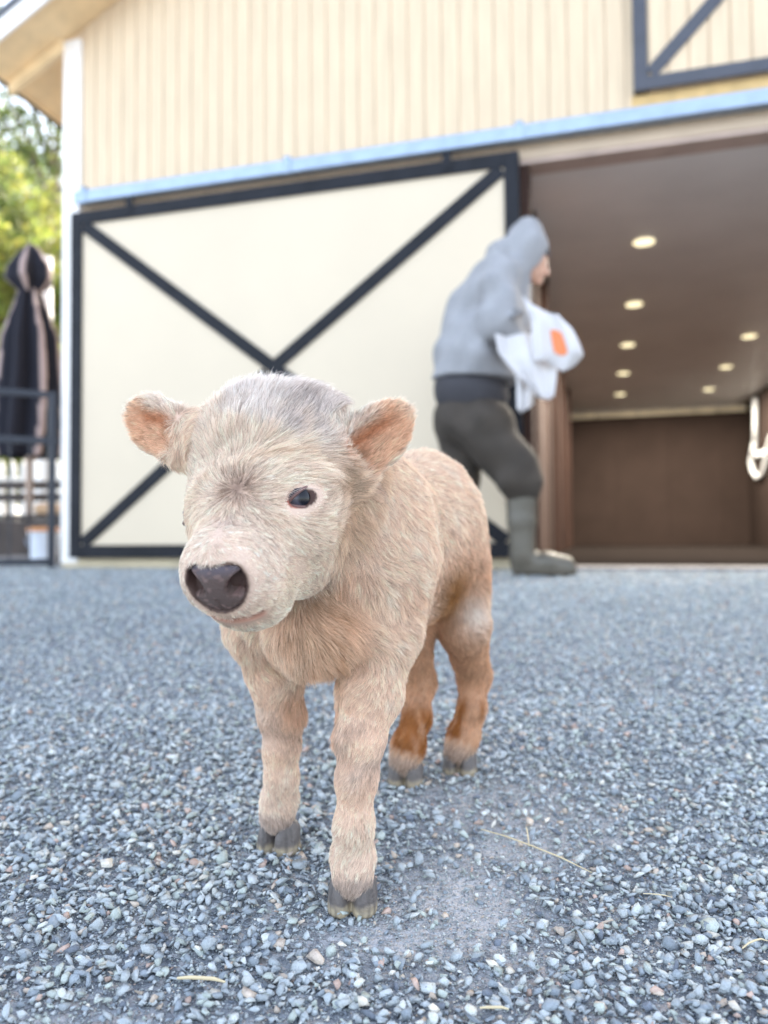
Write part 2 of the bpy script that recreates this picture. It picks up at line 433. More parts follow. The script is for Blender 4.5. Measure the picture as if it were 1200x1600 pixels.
redbr = mat('interior_brown_wall', (.034, .0235, .020), .9, spec=.05, var=.10, scale=3, bump=.2)
ceil_m = mat('ceiling_panel', (.80, .77, .74), .45, var=.06, scale=2)
concr = mat('concrete', (.26, .24, .23), .95, spec=.1, var=.15, scale=5, bump=.4)
litwood = mat('lit_brown_wood', (.15, .066, .030), .55, var=.2, scale=5, stretch=(5, 5, .5))
SL_, U0, U1, RIDGE, VE = .515, -2.965, 5.565, 1.30, 9.2
def roofz(u): return 3.566+SL_*((u if u < RIDGE else 2*RIDGE-u)+2.81)
OW, OH = 2.68, 2.262
mb = MB()   # front sheathing behind the boards
mb.prism([(U0, 0), (0, 0), (0, OH), (OW, OH), (OW, 0), (U1, 0), (U1, roofz(U1)), (RIDGE, roofz(RIDGE)), (U0, roofz(U0))], .012, .14)
mb.build('front_wall', cream, barn)
mb = MB()
k = 0; u = U0+.13
while u < U1-.13:
    a, b = u+.0022, u+.0978
    if not (b > -.06 and a < OW+.06) and a > 0: z0 = .12
    elif a <= -.06: z0 = .12
    else: z0 = 2.30
    za, zb = roofz(a)-.002, roofz(b)-.002
    if a < RIDGE < b: mb.prism([(a, z0), (b, z0), (b, zb), (RIDGE, roofz(RIDGE)), (a, za)], 0, .0115)
    else: mb.prism([(a, z0), (b, z0), (b, zb), (a, za)], 0, .0115)
    u += .1
mb.build('siding', cream2, barn, bevel=.004)
mb = MB(); mb.box(U0-.004, U0+.126, -.022, .12, .03, roofz(U0)-.01); mb.build('corner_board', white_t, barn, bevel=.004)
mb = MB(); mb.box(U0, -.002, -.012, .0115, .0, .115); mb.build('base_board', mat('base_board', (.62, .52, .36), .6), barn, bevel=.003)
for x0 in (U0, U1-.12): MB().box(x0, x0+.12, .141, VE, 0, roofz(U0)-.02).build('side_wall', cream, barn)
# back wall with a wide doorway, closed by a stall partition that stops short of the lintel
mb = MB()
mb.prism([(U0+.12, 0), (-.4, 0), (-.4, 2.24), (3.1, 2.24), (3.1, 0), (U1-.12, 0), (U1-.12, roofz(U1)-.08), (RIDGE, roofz(RIDGE)-.02), (U0+.12, roofz(U0)-.02+.06)], VE-.12, VE)
mb.build('rear_wall', redbr, barn)
mb = MB(); mb.box(-.078, 2.70, 8.86, 8.94, .0125, 2.115)
for u in (.7, 1.5, 2.3): mb.box(u, u+.012, 8.85, 8.8595, .08, 2.05)
mb.build('stall_partition', redbr, barn, bevel=.004)
MB().box(-.39, 3.05, 8.955, 9.0, 2.05, 2.235).build('gap_stop', dkwood, barn)  # added dark board, keeps outdoor light out of the strip joints
fz = mat('glimmer_strip', (.80, .72, .55), .95, spec=.03, var=.25, scale=2.5)  # glimmer of light under the ceiling painted as a pale strip
for a_, b_2 in ((-.078, .38), (.392, 1.05), (1.062, 1.90), (1.915, 2.24), (2.26, 2.66)): MB().box(a_, b_2, 8.845, 8.93, 2.1155+.01, 2.225).build('glimmer_strip', fz, barn, bevel=.003)
# inside: ceiling, floor, side walls
mb = MB(); mb.box(-.10, 2.80, .1405, VE-.13, 2.245, 2.29); mb.build('ceiling', ceil_m, barn)
mb = MB(); mb.box(U0+.121, U1-.121, .145, VE-.125, -.03, .012); mb.build('floor', mat('barn_floor', (.016, .013, .012), 1.0, spec=0, var=.15, scale=4), barn)
mb = MB(); mb.box(-.12, -.0, .1405, .55, .014, 2.2445); mb.box(-.12, -.02, .55, VE-.14, .014, 2.2445)
mb.build('inner_wall', redbr, barn)
mb = MB(); mb.box(OW+.0, OW+.12, .1405, VE-.14, .014, 2.2445); mb.build('inner_wall', redbr, barn)
for v in (.145, .62, 1.9, 3.4, 5.0, 6.8): MB().box(-.0195, .035, v, v+.07, .014, 2.24).build('inner_post', dkwood, barn, bevel=.004)
MB().box(-.0195, .022, .72, 1.88, .014, 1.2).build('wainscot', dkwood, barn, bevel=.004)
mb = MB(); mb.box(-.0195, .012, .216, .619, .014, 2.24); mb.build('lit_jamb', litwood, barn)  # lit stretch of the brown inner wall, its light put into the colour
for x0 in (.0, OW-.05): MB().box(x0, x0+.05, -.004, .1395, .019, 2.2380).build('door_jamb', dkwood, barn, bevel=.004)
mb = MB(); mb.box(-.02, OW+.1, -.13, .1445, -.04, .018); mb.build('sill', concr, barn, bevel=.01)
# header trims above the opening
mb = MB(); mb.box(-2.84, OW+.1, -.006, .0, 2.285, 2.335); mb.box(.0, OW+.1, -.018, .0, 2.262, 2.284); mb.build('header_trim', tan_h, barn, bevel=.002)
mb = MB(); mb.box(.0, OW+.1, -.010, .1395, 2.2385, 2.2605); mb.build('header_casing', mat('casing', (.50, .38, .32), .6), barn, bevel=.002)
# track with its brackets and end cap
mb = MB(); mb.box(-2.83, OW+.15, -.085, -.008, 2.352, 2.415)
mb.box(-2.83, OW+.15, -.094, -.0855, 2.340, 2.420)
mb.build('door_track', galv, barn, bevel=.006)
for u in (-2.78, -1.375, -.015, 1.36, 2.6):
    mb = MB(); mb.box(u, u+.045, -.100, -.0945, 2.335, 2.432); mb.box(u, u+.045, -.100, -.001, 2.4325, 2.4385); mb.build('track_bracket', galv, barn, bevel=.002)
# sliding door hanging open over the wall
D0, D1, ZB, ZT, ft = -2.86, 0.0, .065, 2.288, .080
door = MB().box(D0+.03, D1-.03, -.062, -.030, ZB+.03, ZT-.03).build('sliding_door', panelm, barn)
fr = MB(); fr.box(D0, D0+ft, -.078, -.024, ZB, ZT); fr.box(D1-ft, D1, -.078, -.024, ZB, ZT)
fr.box(D0+ft, D1-ft, -.078, -.0625, ZT-ft, ZT); fr.box(D0+ft, D1-ft, -.078, -.0625, ZB, ZB+ft)
fr.build('frame', blackm, door, bevel=.002)
br = MB(); br.strip((D0+ft+.015, ZT-ft-.01), (D1-ft-.015, ZB+ft+.01), .078, -.0755, -.0625); br.build('brace', blackm, door, bevel=.002)
br = MB(); br.strip((D0+ft+.015, ZB+ft+.01), (-1.475-.02, 1.176-.016), .078, -.0750, -.0627); br.strip((-1.475+.02, 1.176+.016), (D1-ft-.015, ZT-ft-.01), .078, -.0750, -.0627); br.build('brace', blackm, door, bevel=.002)
for u in (-2.45, -.42):
    mb = MB(); mb.box(u, u+.05, -.086, -.0785, 2.23, 2.335); mb.build('hanger', blackm, door, bevel=.002)
# loft door
LU0, LU1, LZ0, LZ1 = .607, 2.0, 2.530, 4.3
loft = MB().box(LU0+.02, LU1-.02, -.030, -.001, LZ0+.02, LZ1-.02).build('loft_door', cream2, barn)
mb = MB()
u = LU0+.075
while u < LU1-.1: mb.box(u+.004, min(u+.096, LU1-.07), -.040, -.0305, LZ0+.07, LZ1-.07); u += .1
mb.build('board_panel', cream2, loft, bevel=.003)
fr = MB(); fr.box(LU0, LU0+.07, -.052, -.0005, LZ0, LZ1); fr.box(LU1-.07, LU1, -.052, -.0005, LZ0, LZ1)
fr.box(LU0+.07, LU1-.07, -.052, -.0405, LZ0, LZ0+.07); fr.box(LU0+.07, LU1-.07, -.052, -.0405, LZ1-.07, LZ1); 
glare_paint = mat('glare_frame_paint', (.052, .055, .072), .45, var=.15, scale=9)  # dark frame paint made bluer and lighter, glare put into its colour
fr.build('frame', glare_paint, loft, bevel=.002)
lm = (LU0+LU1)/2; lz = LZ0+.07+(lm-LU0-.07)*1.03
br = MB(); br.strip((LU0+.085, LZ0+.085), (lm, lz), .07, -.0515, -.0405); br.strip((lm, lz), (LU1-.085, LZ1-.2), .07, -.0515, -.0407); br.build('brace', glare_paint, loft, bevel=.002)
br = MB(); br.strip((LU1-.085, LZ0+.085), (lm+.03, lz-.03), .07, -.0512, -.0405); br.build('brace', glare_paint, loft, bevel=.002)
mb = MB(); mb.box(LU0-.01, LU1+.01, -.006, -.0005, 2.440, 2.528); 
for u in np.arange(LU0, LU1, .1): mb.box(u, u+.008, -.0095, -.0062, 2.44, 2.528)
mb.build('ochre_strip', ochre, barn)
# roof: two slopes with an overhang, white barge board, gutter
EU0, EU1, VF = -3.385, 5.985, -.31
def slope(sg, off, th_, v0, v1, e0=0, e1=0):
    a = EU0-e0 if sg < 0 else EU1+e0
    zf = lambda u: 3.566+SL_*((u if sg < 0 else 2*RIDGE-u)+2.81)+off
    return MB().prism([(a, zf(a)), (RIDGE, zf(RIDGE)), (RIDGE, zf(RIDGE)+th_), (a, zf(a)+th_)], v0, v1)
for sg in (-1, 1):
    rf = slope(sg, .10, .06, VF-.03, VE+.35, .04).build('roof', mat('roof_metal', (.10, .10, .11), .4, .3), barn)
    slope(sg, .0, .095, VF+.001, VE+.3).build('soffit', soff_m, rf)
    a = EU0 if sg < 0 else EU1
    slope(sg, -.025, .135, VF-.022, VF).build('barge_board', white_t, rf)
    eu = EU0 if sg < 0 else EU1
    mb = MB(); zz = roofz(eu) if sg < 0 else roofz(2*RIDGE-eu)
    zz = 3.566+SL_*(EU0+2.81)
    x0, x1 = (EU0-.026, EU0-.001) if sg < 0 else (EU1+.001, EU1+.026)
    mb.box(x0, x1, VF, VE+.3, zz-.012, zz+.10); mb.build('eave_board', soff_m, rf)
    x0, x1 = (EU0-.055, EU0-.0265) if sg < 0 else (EU1+.0265, EU1+.055)
    mb = MB(); mb.box(x0, x1, VF-.02, VE+.3, zz-.022, zz+.08); mb.build('gutter', mat('gutter_metal', (.02, .018, .018), .5, .3), rf, bevel=.006)
    # rafter tails under the eave
    for v in [-.045]+list(np.arange(.75, VE, .8)):
        zf = lambda u: 3.566+SL_*((u if sg < 0 else 2*RIDGE-u)+2.81)
        a, b = (EU0+.002, U0-.006) if sg < 0 else (U1+.006, EU1-.002)
        MB().prism([(a, zf(a)-.085), (b, zf(b)-.085), (b, zf(b)-.001), (a, zf(a)-.001)], v, v+.045).build('rafter_tail', soff_m, rf)

# recessed lamps in the barn ceiling
lamp_m = mat('lamp_glow', (.9, .85, .7), .5, emit=(1, .88, .55), estr=.28)
ring_m = mat('lamp_ring', (.7, .66, .6), .4)
ZUP = np.array([0, 0, 1.])
def b2w(u, v, z): return W0+WU*u+WV*v+ZUP*z
rowL = ['nearest', 'second', 'middle', 'fourth', 'farthest']
k = 0
for u, js in ((.728, range(5)), (1.93, range(0, 5))):
    for j in js:
        p = b2w(u, 1.36+1.508*j, 2.2445)
        if k == 0:
            t = empty('ceiling_light', tuple(p))
            rg = MB().lathe([(.062, -.001), (.082, -.001), (.082, -.008), (.060, -.012)]).build('ring', ring_m, t, smooth=False)
            di = MB().lathe([(.072, -.0125), (.070, -.018), (.001, -.021)]).build('diffuser', lamp_m, t)
            first = t
            bl = bpy.data.lights.new('bulb', 'AREA'); bl.shape = 'DISK'; bl.size = .13; bl.energy = 17; bl.color = (1, .91, .76)
            bu = bpy.data.objects.new('bulb', bl); COL.objects.link(bu); bu.parent = t; bu.location = (0, 0, -.024)
        else:
            t = first.copy(); COL.objects.link(t); t.location = p
            for ch in (rg, di, bu): c2 = ch.copy(); COL.objects.link(c2); c2.parent = t
        rown = 'left' if u < 1 else 'right'
        tag(t, f'{rowL[j]} glowing round lamp of the {rown} row in the barn ceiling', 'ceiling light', 'round lamps in the barn ceiling')
        k += 1
# white hose loop hanging on the right inner wall
hm = mat('white_plastic', (.90, .92, .94), .4, var=.03)
def hose_pt(px, py, uu=2.64):
    v_ = at(px, py, 5)-CAM; t_ = ((W0+WU*uu-CAM)@WU)/(v_@WU); return CAM+v_*t_
HP = [(1180, 622), (1180, 650), (1180, 690), (1176, 706), (1173, 722), (1177, 738), (1184, 746), (1192, 740), (1197, 722), (1201, 700), (1206, 682), (1214, 678), (1220, 690), (1224, 720)]
mb = MB(); mb.tube([hose_pt(*q) for q in HP[:3]], .032, 12)
mb.tube([hose_pt(*q, 2.645) for q in HP[2:]], .034, 12)
mb.tube([hose_pt(*q, 2.640) for q in ((1176, 704), (1184, 712), (1194, 706))], .030, 12)
tag(mb.build('hose', hm, smooth=True), 'white plastic hose loop hanging on the dark right wall inside the barn', 'hose')
# ------------------------------------------------------------------ the calf
H = unit((-.48, -.877, 0)); SL = unit((.877, -.48, 0)); ZU = np.array([0, 0, 1.])
MB_ = np.array([H, SL, ZU])                      # body frame: forward, calf's left, up
fwd = np.array([-.301, -.954, 0]); pit = R(45)
HF = fwd*math.cos(pit)-ZU*math.sin(pit); HN = fwd*math.sin(pit)+ZU*math.cos(pit); HS = np.cross(HN, HF)
if HS@np.array([1, 0, 0]) < 0: HS = -HS
MH = np.array([HF, HS, HN])
WH = at(372, 764, .70)
HO = WH-HN*.056
def hp(f, s, n): return HO+HF*f+HS*s+HN*n
LEG_FL = [at(592, 985, .875), at(577, 1085, .845), at(563, 1152, .828), at(557, 1215, .824), at(553, 1290, .823), at(551, 1338, .832), at(550, 1368, .828)]
LEG_FR = [at(412, 975, .92), at(430, 1050, .935), at(439, 1118, .942), at(440, 1165, .944), at(440, 1215, .947), at(437, 1248, .958), at(433, 1273, .955)]
LEG_HL = [np.array(p) for p in ((.095, 1.15, .13), (.115, 1.13, .05), (.138, 1.205, -.035), (.132, 1.19, -.085), (.120, 1.190, -.124), (.112, 1.186, -.145))]
LEG_HR = [np.array(p) for p in ((.022, 1.17, .13), (.034, 1.13, .05), (.050, 1.178, -.04), (.046, 1.155, -.09), (.034, 1.150, -.128), (.028, 1.146, -.147))]
RF = [.040, .0325, .0248, .0200, .0182, .0208, .0205]
RH = [.060, .036, .024, .0185, .0215, .021]
EARS = []
def PADF(f, s, n):
    """<1 on the nose pad, a rounded patch on the front of the muzzle"""
    n0 = (n-.0215+.0018*np.exp(-(s/.012)**2))/.0218; w_ = .0290*(1-.27*np.clip(-n0, 0, 1)); 
    return np.maximum((np.abs(s/w_)**2.6+np.abs(n0)**2.8)**.36, 1+(.070-f)*60)
def build_calf_sdf():
    s = SDF((-.33, .52, -.24), (.26, 1.36, .40), .0025)
    s.ell((.060, 1.150, .185), (.112, .085, .122), MB_, .05)
    s.ell((.005, 1.035, .165), (.160, .094, .112), MB_, .06)
    s.ell((-.062, .915, .165), (.100, .086, .122), MB_, .06)
    # neck
    s.cone((-.05, .93, .20), (-.10, .80, .245), .092, .062, .05)
    s.cone((-.06, .90, .12), (-.105, .82, .20), .070, .046, .04)
    # brisket
    s.ell(at(488, 985, .845), (.045, .050, .045), MB_, .02)
    # shoulders
    s.cone(at(590, 880, .90), LEG_FL[0], .060, RF[0]+.006, .04)
    s.cone(at(432, 890, .93), LEG_FR[0], .060, RF[0]+.004, .04)
    for L, RR in ((LEG_FL, RF), (LEG_FR, RF)): s.chain(L, RR, .012)
    for L in (LEG_HL, LEG_HR): s.chain(L, RH, .015)
    s.ell((.098, 1.165, .13), (.065, .045, .085), MB_, .03)
    s.ell((.024, 1.19, .13), (.065, .045, .085), MB_, .03)
    # hocks and tail
    for L in (LEG_HL, LEG_HR): s.ell(L[2]-H*.010, (.020, .016, .024), MB_, .012)
    s.chain([np.array(p) for p in ((.105, 1.245, .275), (.130, 1.285, .24), (.14, 1.305, .10), (.138, 1.30, .0))], [.024, .017, .012, .013], .03)
    # head
    s.ell(hp(-.048, -.009, 0), (.080, .079, .057), MH, .02)
    s.ell(hp(-.112, -.019, .020), (.058, .093, .060), MH, .03)
    s.cone(hp(-.01, 0, -.002), hp(.052, -.002, .008), .064, .041, .02)
    s.ell(hp(-.025, .022, -.042), (.060, .031, .042), MH, .03)
    s.ell(hp(-.025, -.022, -.042), (.060, .031, .042), MH, .03)
    s.ell(hp(.062, 0, .007), (.032, .044, .041), MH, .022)
    s.ell(hp(.054, 0, -.032), (.032, .038, .027), MH, .02)
    for sg in (1, -1):
        s.ell(hp(-.034, sg*.052, .022), (.024, .014, .014), MH, .015)
        s.ell(hp(.000, sg*.048, -.002), (.020, .012, .014), MH, .015)
        # socket
        s.ell(EYE(sg), (.0140, .009, .0088), EYEM(sg), .004, sub=True)
    # bed for the nose pad
    def padbed(X, Y, Z):
        x, y, z = X-HO[0], Y-HO[1], Z-HO[2]
        f = x*HF[0]+y*HF[1]+z*HF[2]; q = x*HS[0]+y*HS[1]+z*HS[2]; h = x*HN[0]+y*HN[1]+z*HN[2]
        return .012*np.clip((.98-PADF(f, q, h))*8, 0, 1)*(f > .03)
    s.warp(padbed)
    # mouth line
    s.ell(hp(.084, 0, -.017), (.020, .038, .0022), MH, .003, sub=True)
    # ears
    for (b, c, t, up, N) in EARS:
        b, c, t = map(np.asarray, (b, c, t)); L = t-b
        M = np.array([unit(L), np.cross(N, unit(L)), N]); 
        ctr = b+L*.46
        hl = np.linalg.norm(L)*.60
        s.ell(b+L*.08-N*.006, (.030, up*.95, .024), M, .02)
        s.ell(ctr, (hl, up, .013), M, .012)
        s.ell(ctr+N*.0115+unit(L)*.002, (hl*.84, up*.78, .012), M, .004, sub=True)
        s.ell(ctr-unit(L)*hl*.55+N*.006, (hl*.42, up*.42, .013), M, .005, sub=True)
    return s
def EYE(sg): return hp(-.012, .0485, .0305) if sg > 0 else hp(-.026, -.0850, -.004)
def EYEM(sg):
    out = unit(HS*sg*.80+fwd*(.55 if sg > 0 else .1)+ZU*.08); ax = unit(fwd*.95-HS*sg*.3-ZU*.22); ax = unit(ax-out*(ax@out))
    return np.array([ax, out, np.cross(ax, out)])
nL = unit(np.array([.05, -.95, -.15])); nR = unit(np.array([-.30, -.90, -.22]))
def mk_ear(b, t, halfw, N):
    L = unit(t-b); N = unit(N-L*(N@L)); EARS.append((b, (b+t)/2, t, halfw, N))
mk_ear(at(530, 738, .785), at(628, 643, .79), .031, nL)
mk_ear(at(288, 690, .82), at(208, 645, .85), .031, nR)

calf = empty('calf', (-.01, 1.0, float(gz(1.0))))
tag(calf, 'fluffy pale cream calf with muddy hind legs standing on the gravel', 'calf')
sdf = build_calf_sdf()
CV, CF = sdf.mesh(); CV = relax(CV, CF, 2, .5)
CN = vnormals(CV, CF)

def headloc(P): q = P-HO; return q@HF, q@HS, q@HN
def ear_masks(P):
    out = []
    for (b, c, t, up, N) in EARS:
        L = t-b; u_ = unit(L); q = P-b
        a = (q@u_)/np.linalg.norm(L); lat = (q@np.cross(N, u_))/up; nn = q@N
        inside = (a > -.12) & (a < 1.25) & (np.abs(lat) < 1.5) & (np.abs(nn) < .035)
        out.append((inside, a, lat, nn, u_, N))
    return out
PAD_C = hp(.088, 0, .019)
def fur_fields(P, N):
    """colour, flow direction, length, lift for points on the skin"""
    n = len(P)
    f, s_, h = headloc(P)
    head = sstep(.104, .090, leg_dist(P, [hp(-.13, 0, -.005), hp(.06, 0, -.008)])[0])
    col = np.tile(np.array((.96, .76, .63)), (n, 1))
    flow = np.tile(-H*.75-ZU*.65, (n, 1)); ln = np.full(n, .0175); lift = np.full(n, .48)
    big = vnoise(P, 38, 1); med = vnoise(P, 110, 2); 
    def mix(mask, c):
        nonlocal col
        k = np.clip(mask, 0, 1)[:, None]; col = col*(1-k)+np.array(c)*k
    mix(.45*sstep(.0, 1.2, big), (.84, .60, .45))
    mix(.5*sstep(.1, 1.3, med), (.96, .86, .77))
    # belly and barrel brown coat
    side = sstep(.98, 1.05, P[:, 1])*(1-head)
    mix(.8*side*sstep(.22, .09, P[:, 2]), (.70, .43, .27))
    st = np.exp(-(((P-at(694, 915, 1.08))/np.array([.026, .12, .045]))**2).sum(1))
    mix(np.clip(1.3*st, 0, .95), (.42, .21, .07))
    # brisket
    bq = np.exp(-(((P-at(505, 985, .84))/np.array([.045, .07, .060]))**2).sum(1)); bq = np.clip(bq*1.25, 0, 1)
    mix(.70*bq, (.72, .50, .34)); mix(.5*bq*sstep(.2, .9, vnoise(P, 150, 31)), (.36, .19, .09)); ln = ln+.016*bq; lift = lift+.12*bq; 
    wb = np.exp(-(((P-at(738, 955, 1.13))/np.array([.026, .09, .032]))**2).sum(1)); mix(.9*wb, (.97, .93, .88)); ln = ln+.01*wb
    neck_shade = np.exp(-(((P-at(520, 860, .83))/np.array([.022, .07, .085]))**2).sum(1)); mix(.55*neck_shade, (.72, .49, .34)); lw = np.exp(-(((P-at(590, 790, .93))/np.array([.05, .09, .05]))**2).sum(1)); mix(.35*lw*sstep(-.2, .8, med), (.62, .50, .44))  # brown shadow between cheek and shoulder painted on the neck
    # legs
    for L, hind in ((LEG_FL, 0), (LEG_FR, 0), (LEG_HL, 1), (LEG_HR, 1)):
        d, t = leg_dist(P, L)
        last = len(L)-1
        m_ = sstep(.06, .035, d)*sstep(.2, 1.2, t)
        i0 = np.clip(t.astype(int), 0, last-1); D = np.array([unit(L[i+1]-L[i]) for i in range(last)])[i0]
        flow = flow*(1-m_[:, None])+D*m_[:, None]
        ln = ln*(1-m_)+(.0095)*m_; lift = lift*(1-m_)+.42*m_
        if not hind:
            kn = m_*np.exp(-((t-2.3)/.7)**2)*sstep(-.2, .5, vnoise(P, 60, 5)+.3)
            mix(.50*kn, (.50, .42, .38))
            mix(.35*m_*sstep(.3, 1.6, t)*sstep(2.6, 1.6, t)*sstep(-.2, .8, big), (.78, .55, .38))
            mix(.5*m_*sstep(3.2, 4.4, t), (.95, .84, .76))
            # feathered hair behind the knee
            back = m_*np.exp(-((t-1.7)/.45)**2)*sstep(0, .6, (N@(-SL if L is LEG_FL else SL))*.8+(N@(-H))*.3)
            ln = ln+.012*back; mix(.6*back, (.80, .52, .36))
        else:
            mix(.6*m_*sstep(1.0, 1.7, t)*sstep(2.4, 1.9, t), (.74, .50, .35))
            rust = m_*sstep(2.55, 3.0, t)*sstep(4.7, 4.2, t)*sstep(-.55, .25, vnoise(P*np.array([1, 1, .35]), 150, 9)+(.55 if L is LEG_HR else 1.6*(N@(-SL))-.1))
            mix(.9*rust, (.42, .17, .035)); mix(.55*rust*sstep(.3, 1.0, vnoise(P*np.array([1, 1, .2]), 320, 19)), (.80, .50, .28))
            mix(.5*m_*sstep(4.2, 4.6, t), (.94, .80, .68))
            ln = ln+.003*m_
        cor = m_*sstep(last-.75, last-.25, t)
        ln = ln*(1+.12*cor); mix(.6*m_*sstep(last-.38, last-.05, t), (.40, .36, .35))
    # head: hair radiates from the whorl on the forehead
    rad = P-WH; rd = np.linalg.norm(rad, axis=1)
    radn = rad/(rd[:, None]+1e-6)
    muz = sstep(.005, .050, f)
    hflow = radn*(1-.75*muz)[:, None]+(-HF*.15+HS*np.tanh(s_/.014)[:, None]*.65-HN*.5)*muz[:, None]
    crown = sstep(-.085, -.125, f)*sstep(-.02, .02, h)
    flow = flow*(1-head[:, None])+hflow*head[:, None]
    cheek = head*sstep(-.01, -.035, h)*(1-muz)
    flow = flow*(1-.7*cheek[:, None])+(-HF*.35-ZU*.7)*(.7*cheek)[:, None]
    ln = ln*(1-head)+(.0150+.009*sstep(.0, -.06, f)+.005*crown-.006*muz)*head
    lift = lift*(1-head)+(.42+.22*crown)*head
    mix(.75*head, (.97, .83, .72))
    mix(.55*head*sstep(.1, .9, big)*(1-muz), (.88, .70, .55))
    wd = head*np.exp(-(rd/.009)**2); mix(.95*wd, (.26, .20, .17)); ln = ln*(1-.45*wd)
    below = head*np.exp(-((f-.025)/.02)**2-(s_/.02)**2)*sstep(-.3, .6, med); mix(.45*below, (.55, .50, .50))
    cw = head*sstep(-.060, -.090, f-.22*np.clip(s_, -.1, .04)+.014*med)*sstep(.0, .03, h)*sstep(.075, .055, s_)
    mix(.8*cw, (.86, .81, .79)); cwd = cw*sstep(-.5, .8, vnoise(P, 55, 4)); mix(.35*cwd, (.42, .38, .38))
    mix(.4*head*muz*sstep(-.01, .02, h), (.94, .85, .79)); mix(.8*head*muz*sstep(.0, -.02, h), (.96, .86, .74))
    # temple between eye and ear
    te = np.exp(-(((P-hp(-.060, .062, .005))/.024)**2).sum(1)); mix(.7*te, (.55, .40, .28))
    jw = cheek*sstep(-.01, -.05, f); mix(.5*jw, (.78, .58, .42))
    # around the eyes pale, bare skin at the rim
    for sg in (1, -1):
        q = P-EYE(sg); M = EYEM(sg)
        ed = np.sqrt(((q@M[0])/.0172)**2+((q@M[2])/.0100)**2+((q@M[1])/.018)**2)
        mix(.25*sstep(1.9, 1.3, ed), (.96, .90, .88))
        ln = ln*(1-.7*sstep(2.0, 1.1, ed)); ln = np.where(ed < 1.02, 0, ln)
        k_in = sstep(.0, .012, q@M[0]); mix(sstep(1.06, .95, ed), (.08, .05, .05)); mix(sstep(1.06, .95, ed)*k_in, (.50, .20, .17))
    # ears
    for (ins, a, lat, nn, u_, NN) in ear_masks(P):
        k = ins*sstep(.05, .25, a)
        front = k*sstep(.1, .5, N@NN)
        flow = flow*(1-k[:, None])+(u_*.9+np.outer(lat, np.cross(NN, u_))*.5)*k[:, None]
        ln = ln*(1-k)+.012*k; lift = lift*(1-k)+.42*k
        mix(.7*k, (.94, .80, .70)); mix(.85*front, (.92, .60, .42))
        crl = lat*np.sign(np.cross(NN, u_)[2]+1e-9); deep = front*np.exp(-((crl-.25+.5*(a-.5))/.22)**2)*sstep(.92, .7, a); mix(.7*k*sstep(.35, .7, crl)*sstep(1.0, .6, a), (.96, .87, .80))
        mix(.75*deep, (.50, .19, .08)); ln = ln*(1-.5*deep)
        rim = k*sstep(.75, 1.0, np.maximum(np.abs(lat), (a-.1)))
        ln = ln+.004*rim; mix(.6*rim*(lat*0+1), (.96, .86, .78))
    # bare nose pad
    pf, ps, ph_ = headloc(P)
    pad = sstep(1.12, 1.0, PADF(pf, ps, ph_))
    ln = np.where(pad > .5, 0, ln); near = sstep(1.5, 1.05, PADF(pf, ps, ph_)); ln = ln*(1-.4*near)
    mix(pad, (.10, .075, .075))
    lip = sstep(.068, .076, pf)*np.exp(-((ph_+.018)/.007)**2)*sstep(.034, .026, np.abs(ps))
    mix(.9*lip, (.62, .34, .28)); ln = np.where(lip > .35, ln*.15, ln)
    flow = flow-N*(flow*N).sum(1)[:, None]; flow = flow/(np.linalg.norm(flow, axis=1, keepdims=True)+1e-6)
    col = col**np.array([1.0, 1.065, 1.12])*np.array([1, .985, .968])          # peach cast of the whole coat
    return np.clip(col, 0, 1), flow, ln, lift
skin_col, _, _, _ = fur_fields(CV, CN)
skin_m = attr_mat('calf_skin', 'col', .6, .3, .25, 300)
body = fast_mesh('body', CV, CF, skin_m, smooth=True, world_parent=calf, attrs={'col': np.c_[skin_col*np.array([.62, .54, .50]), np.ones(len(CV))]})

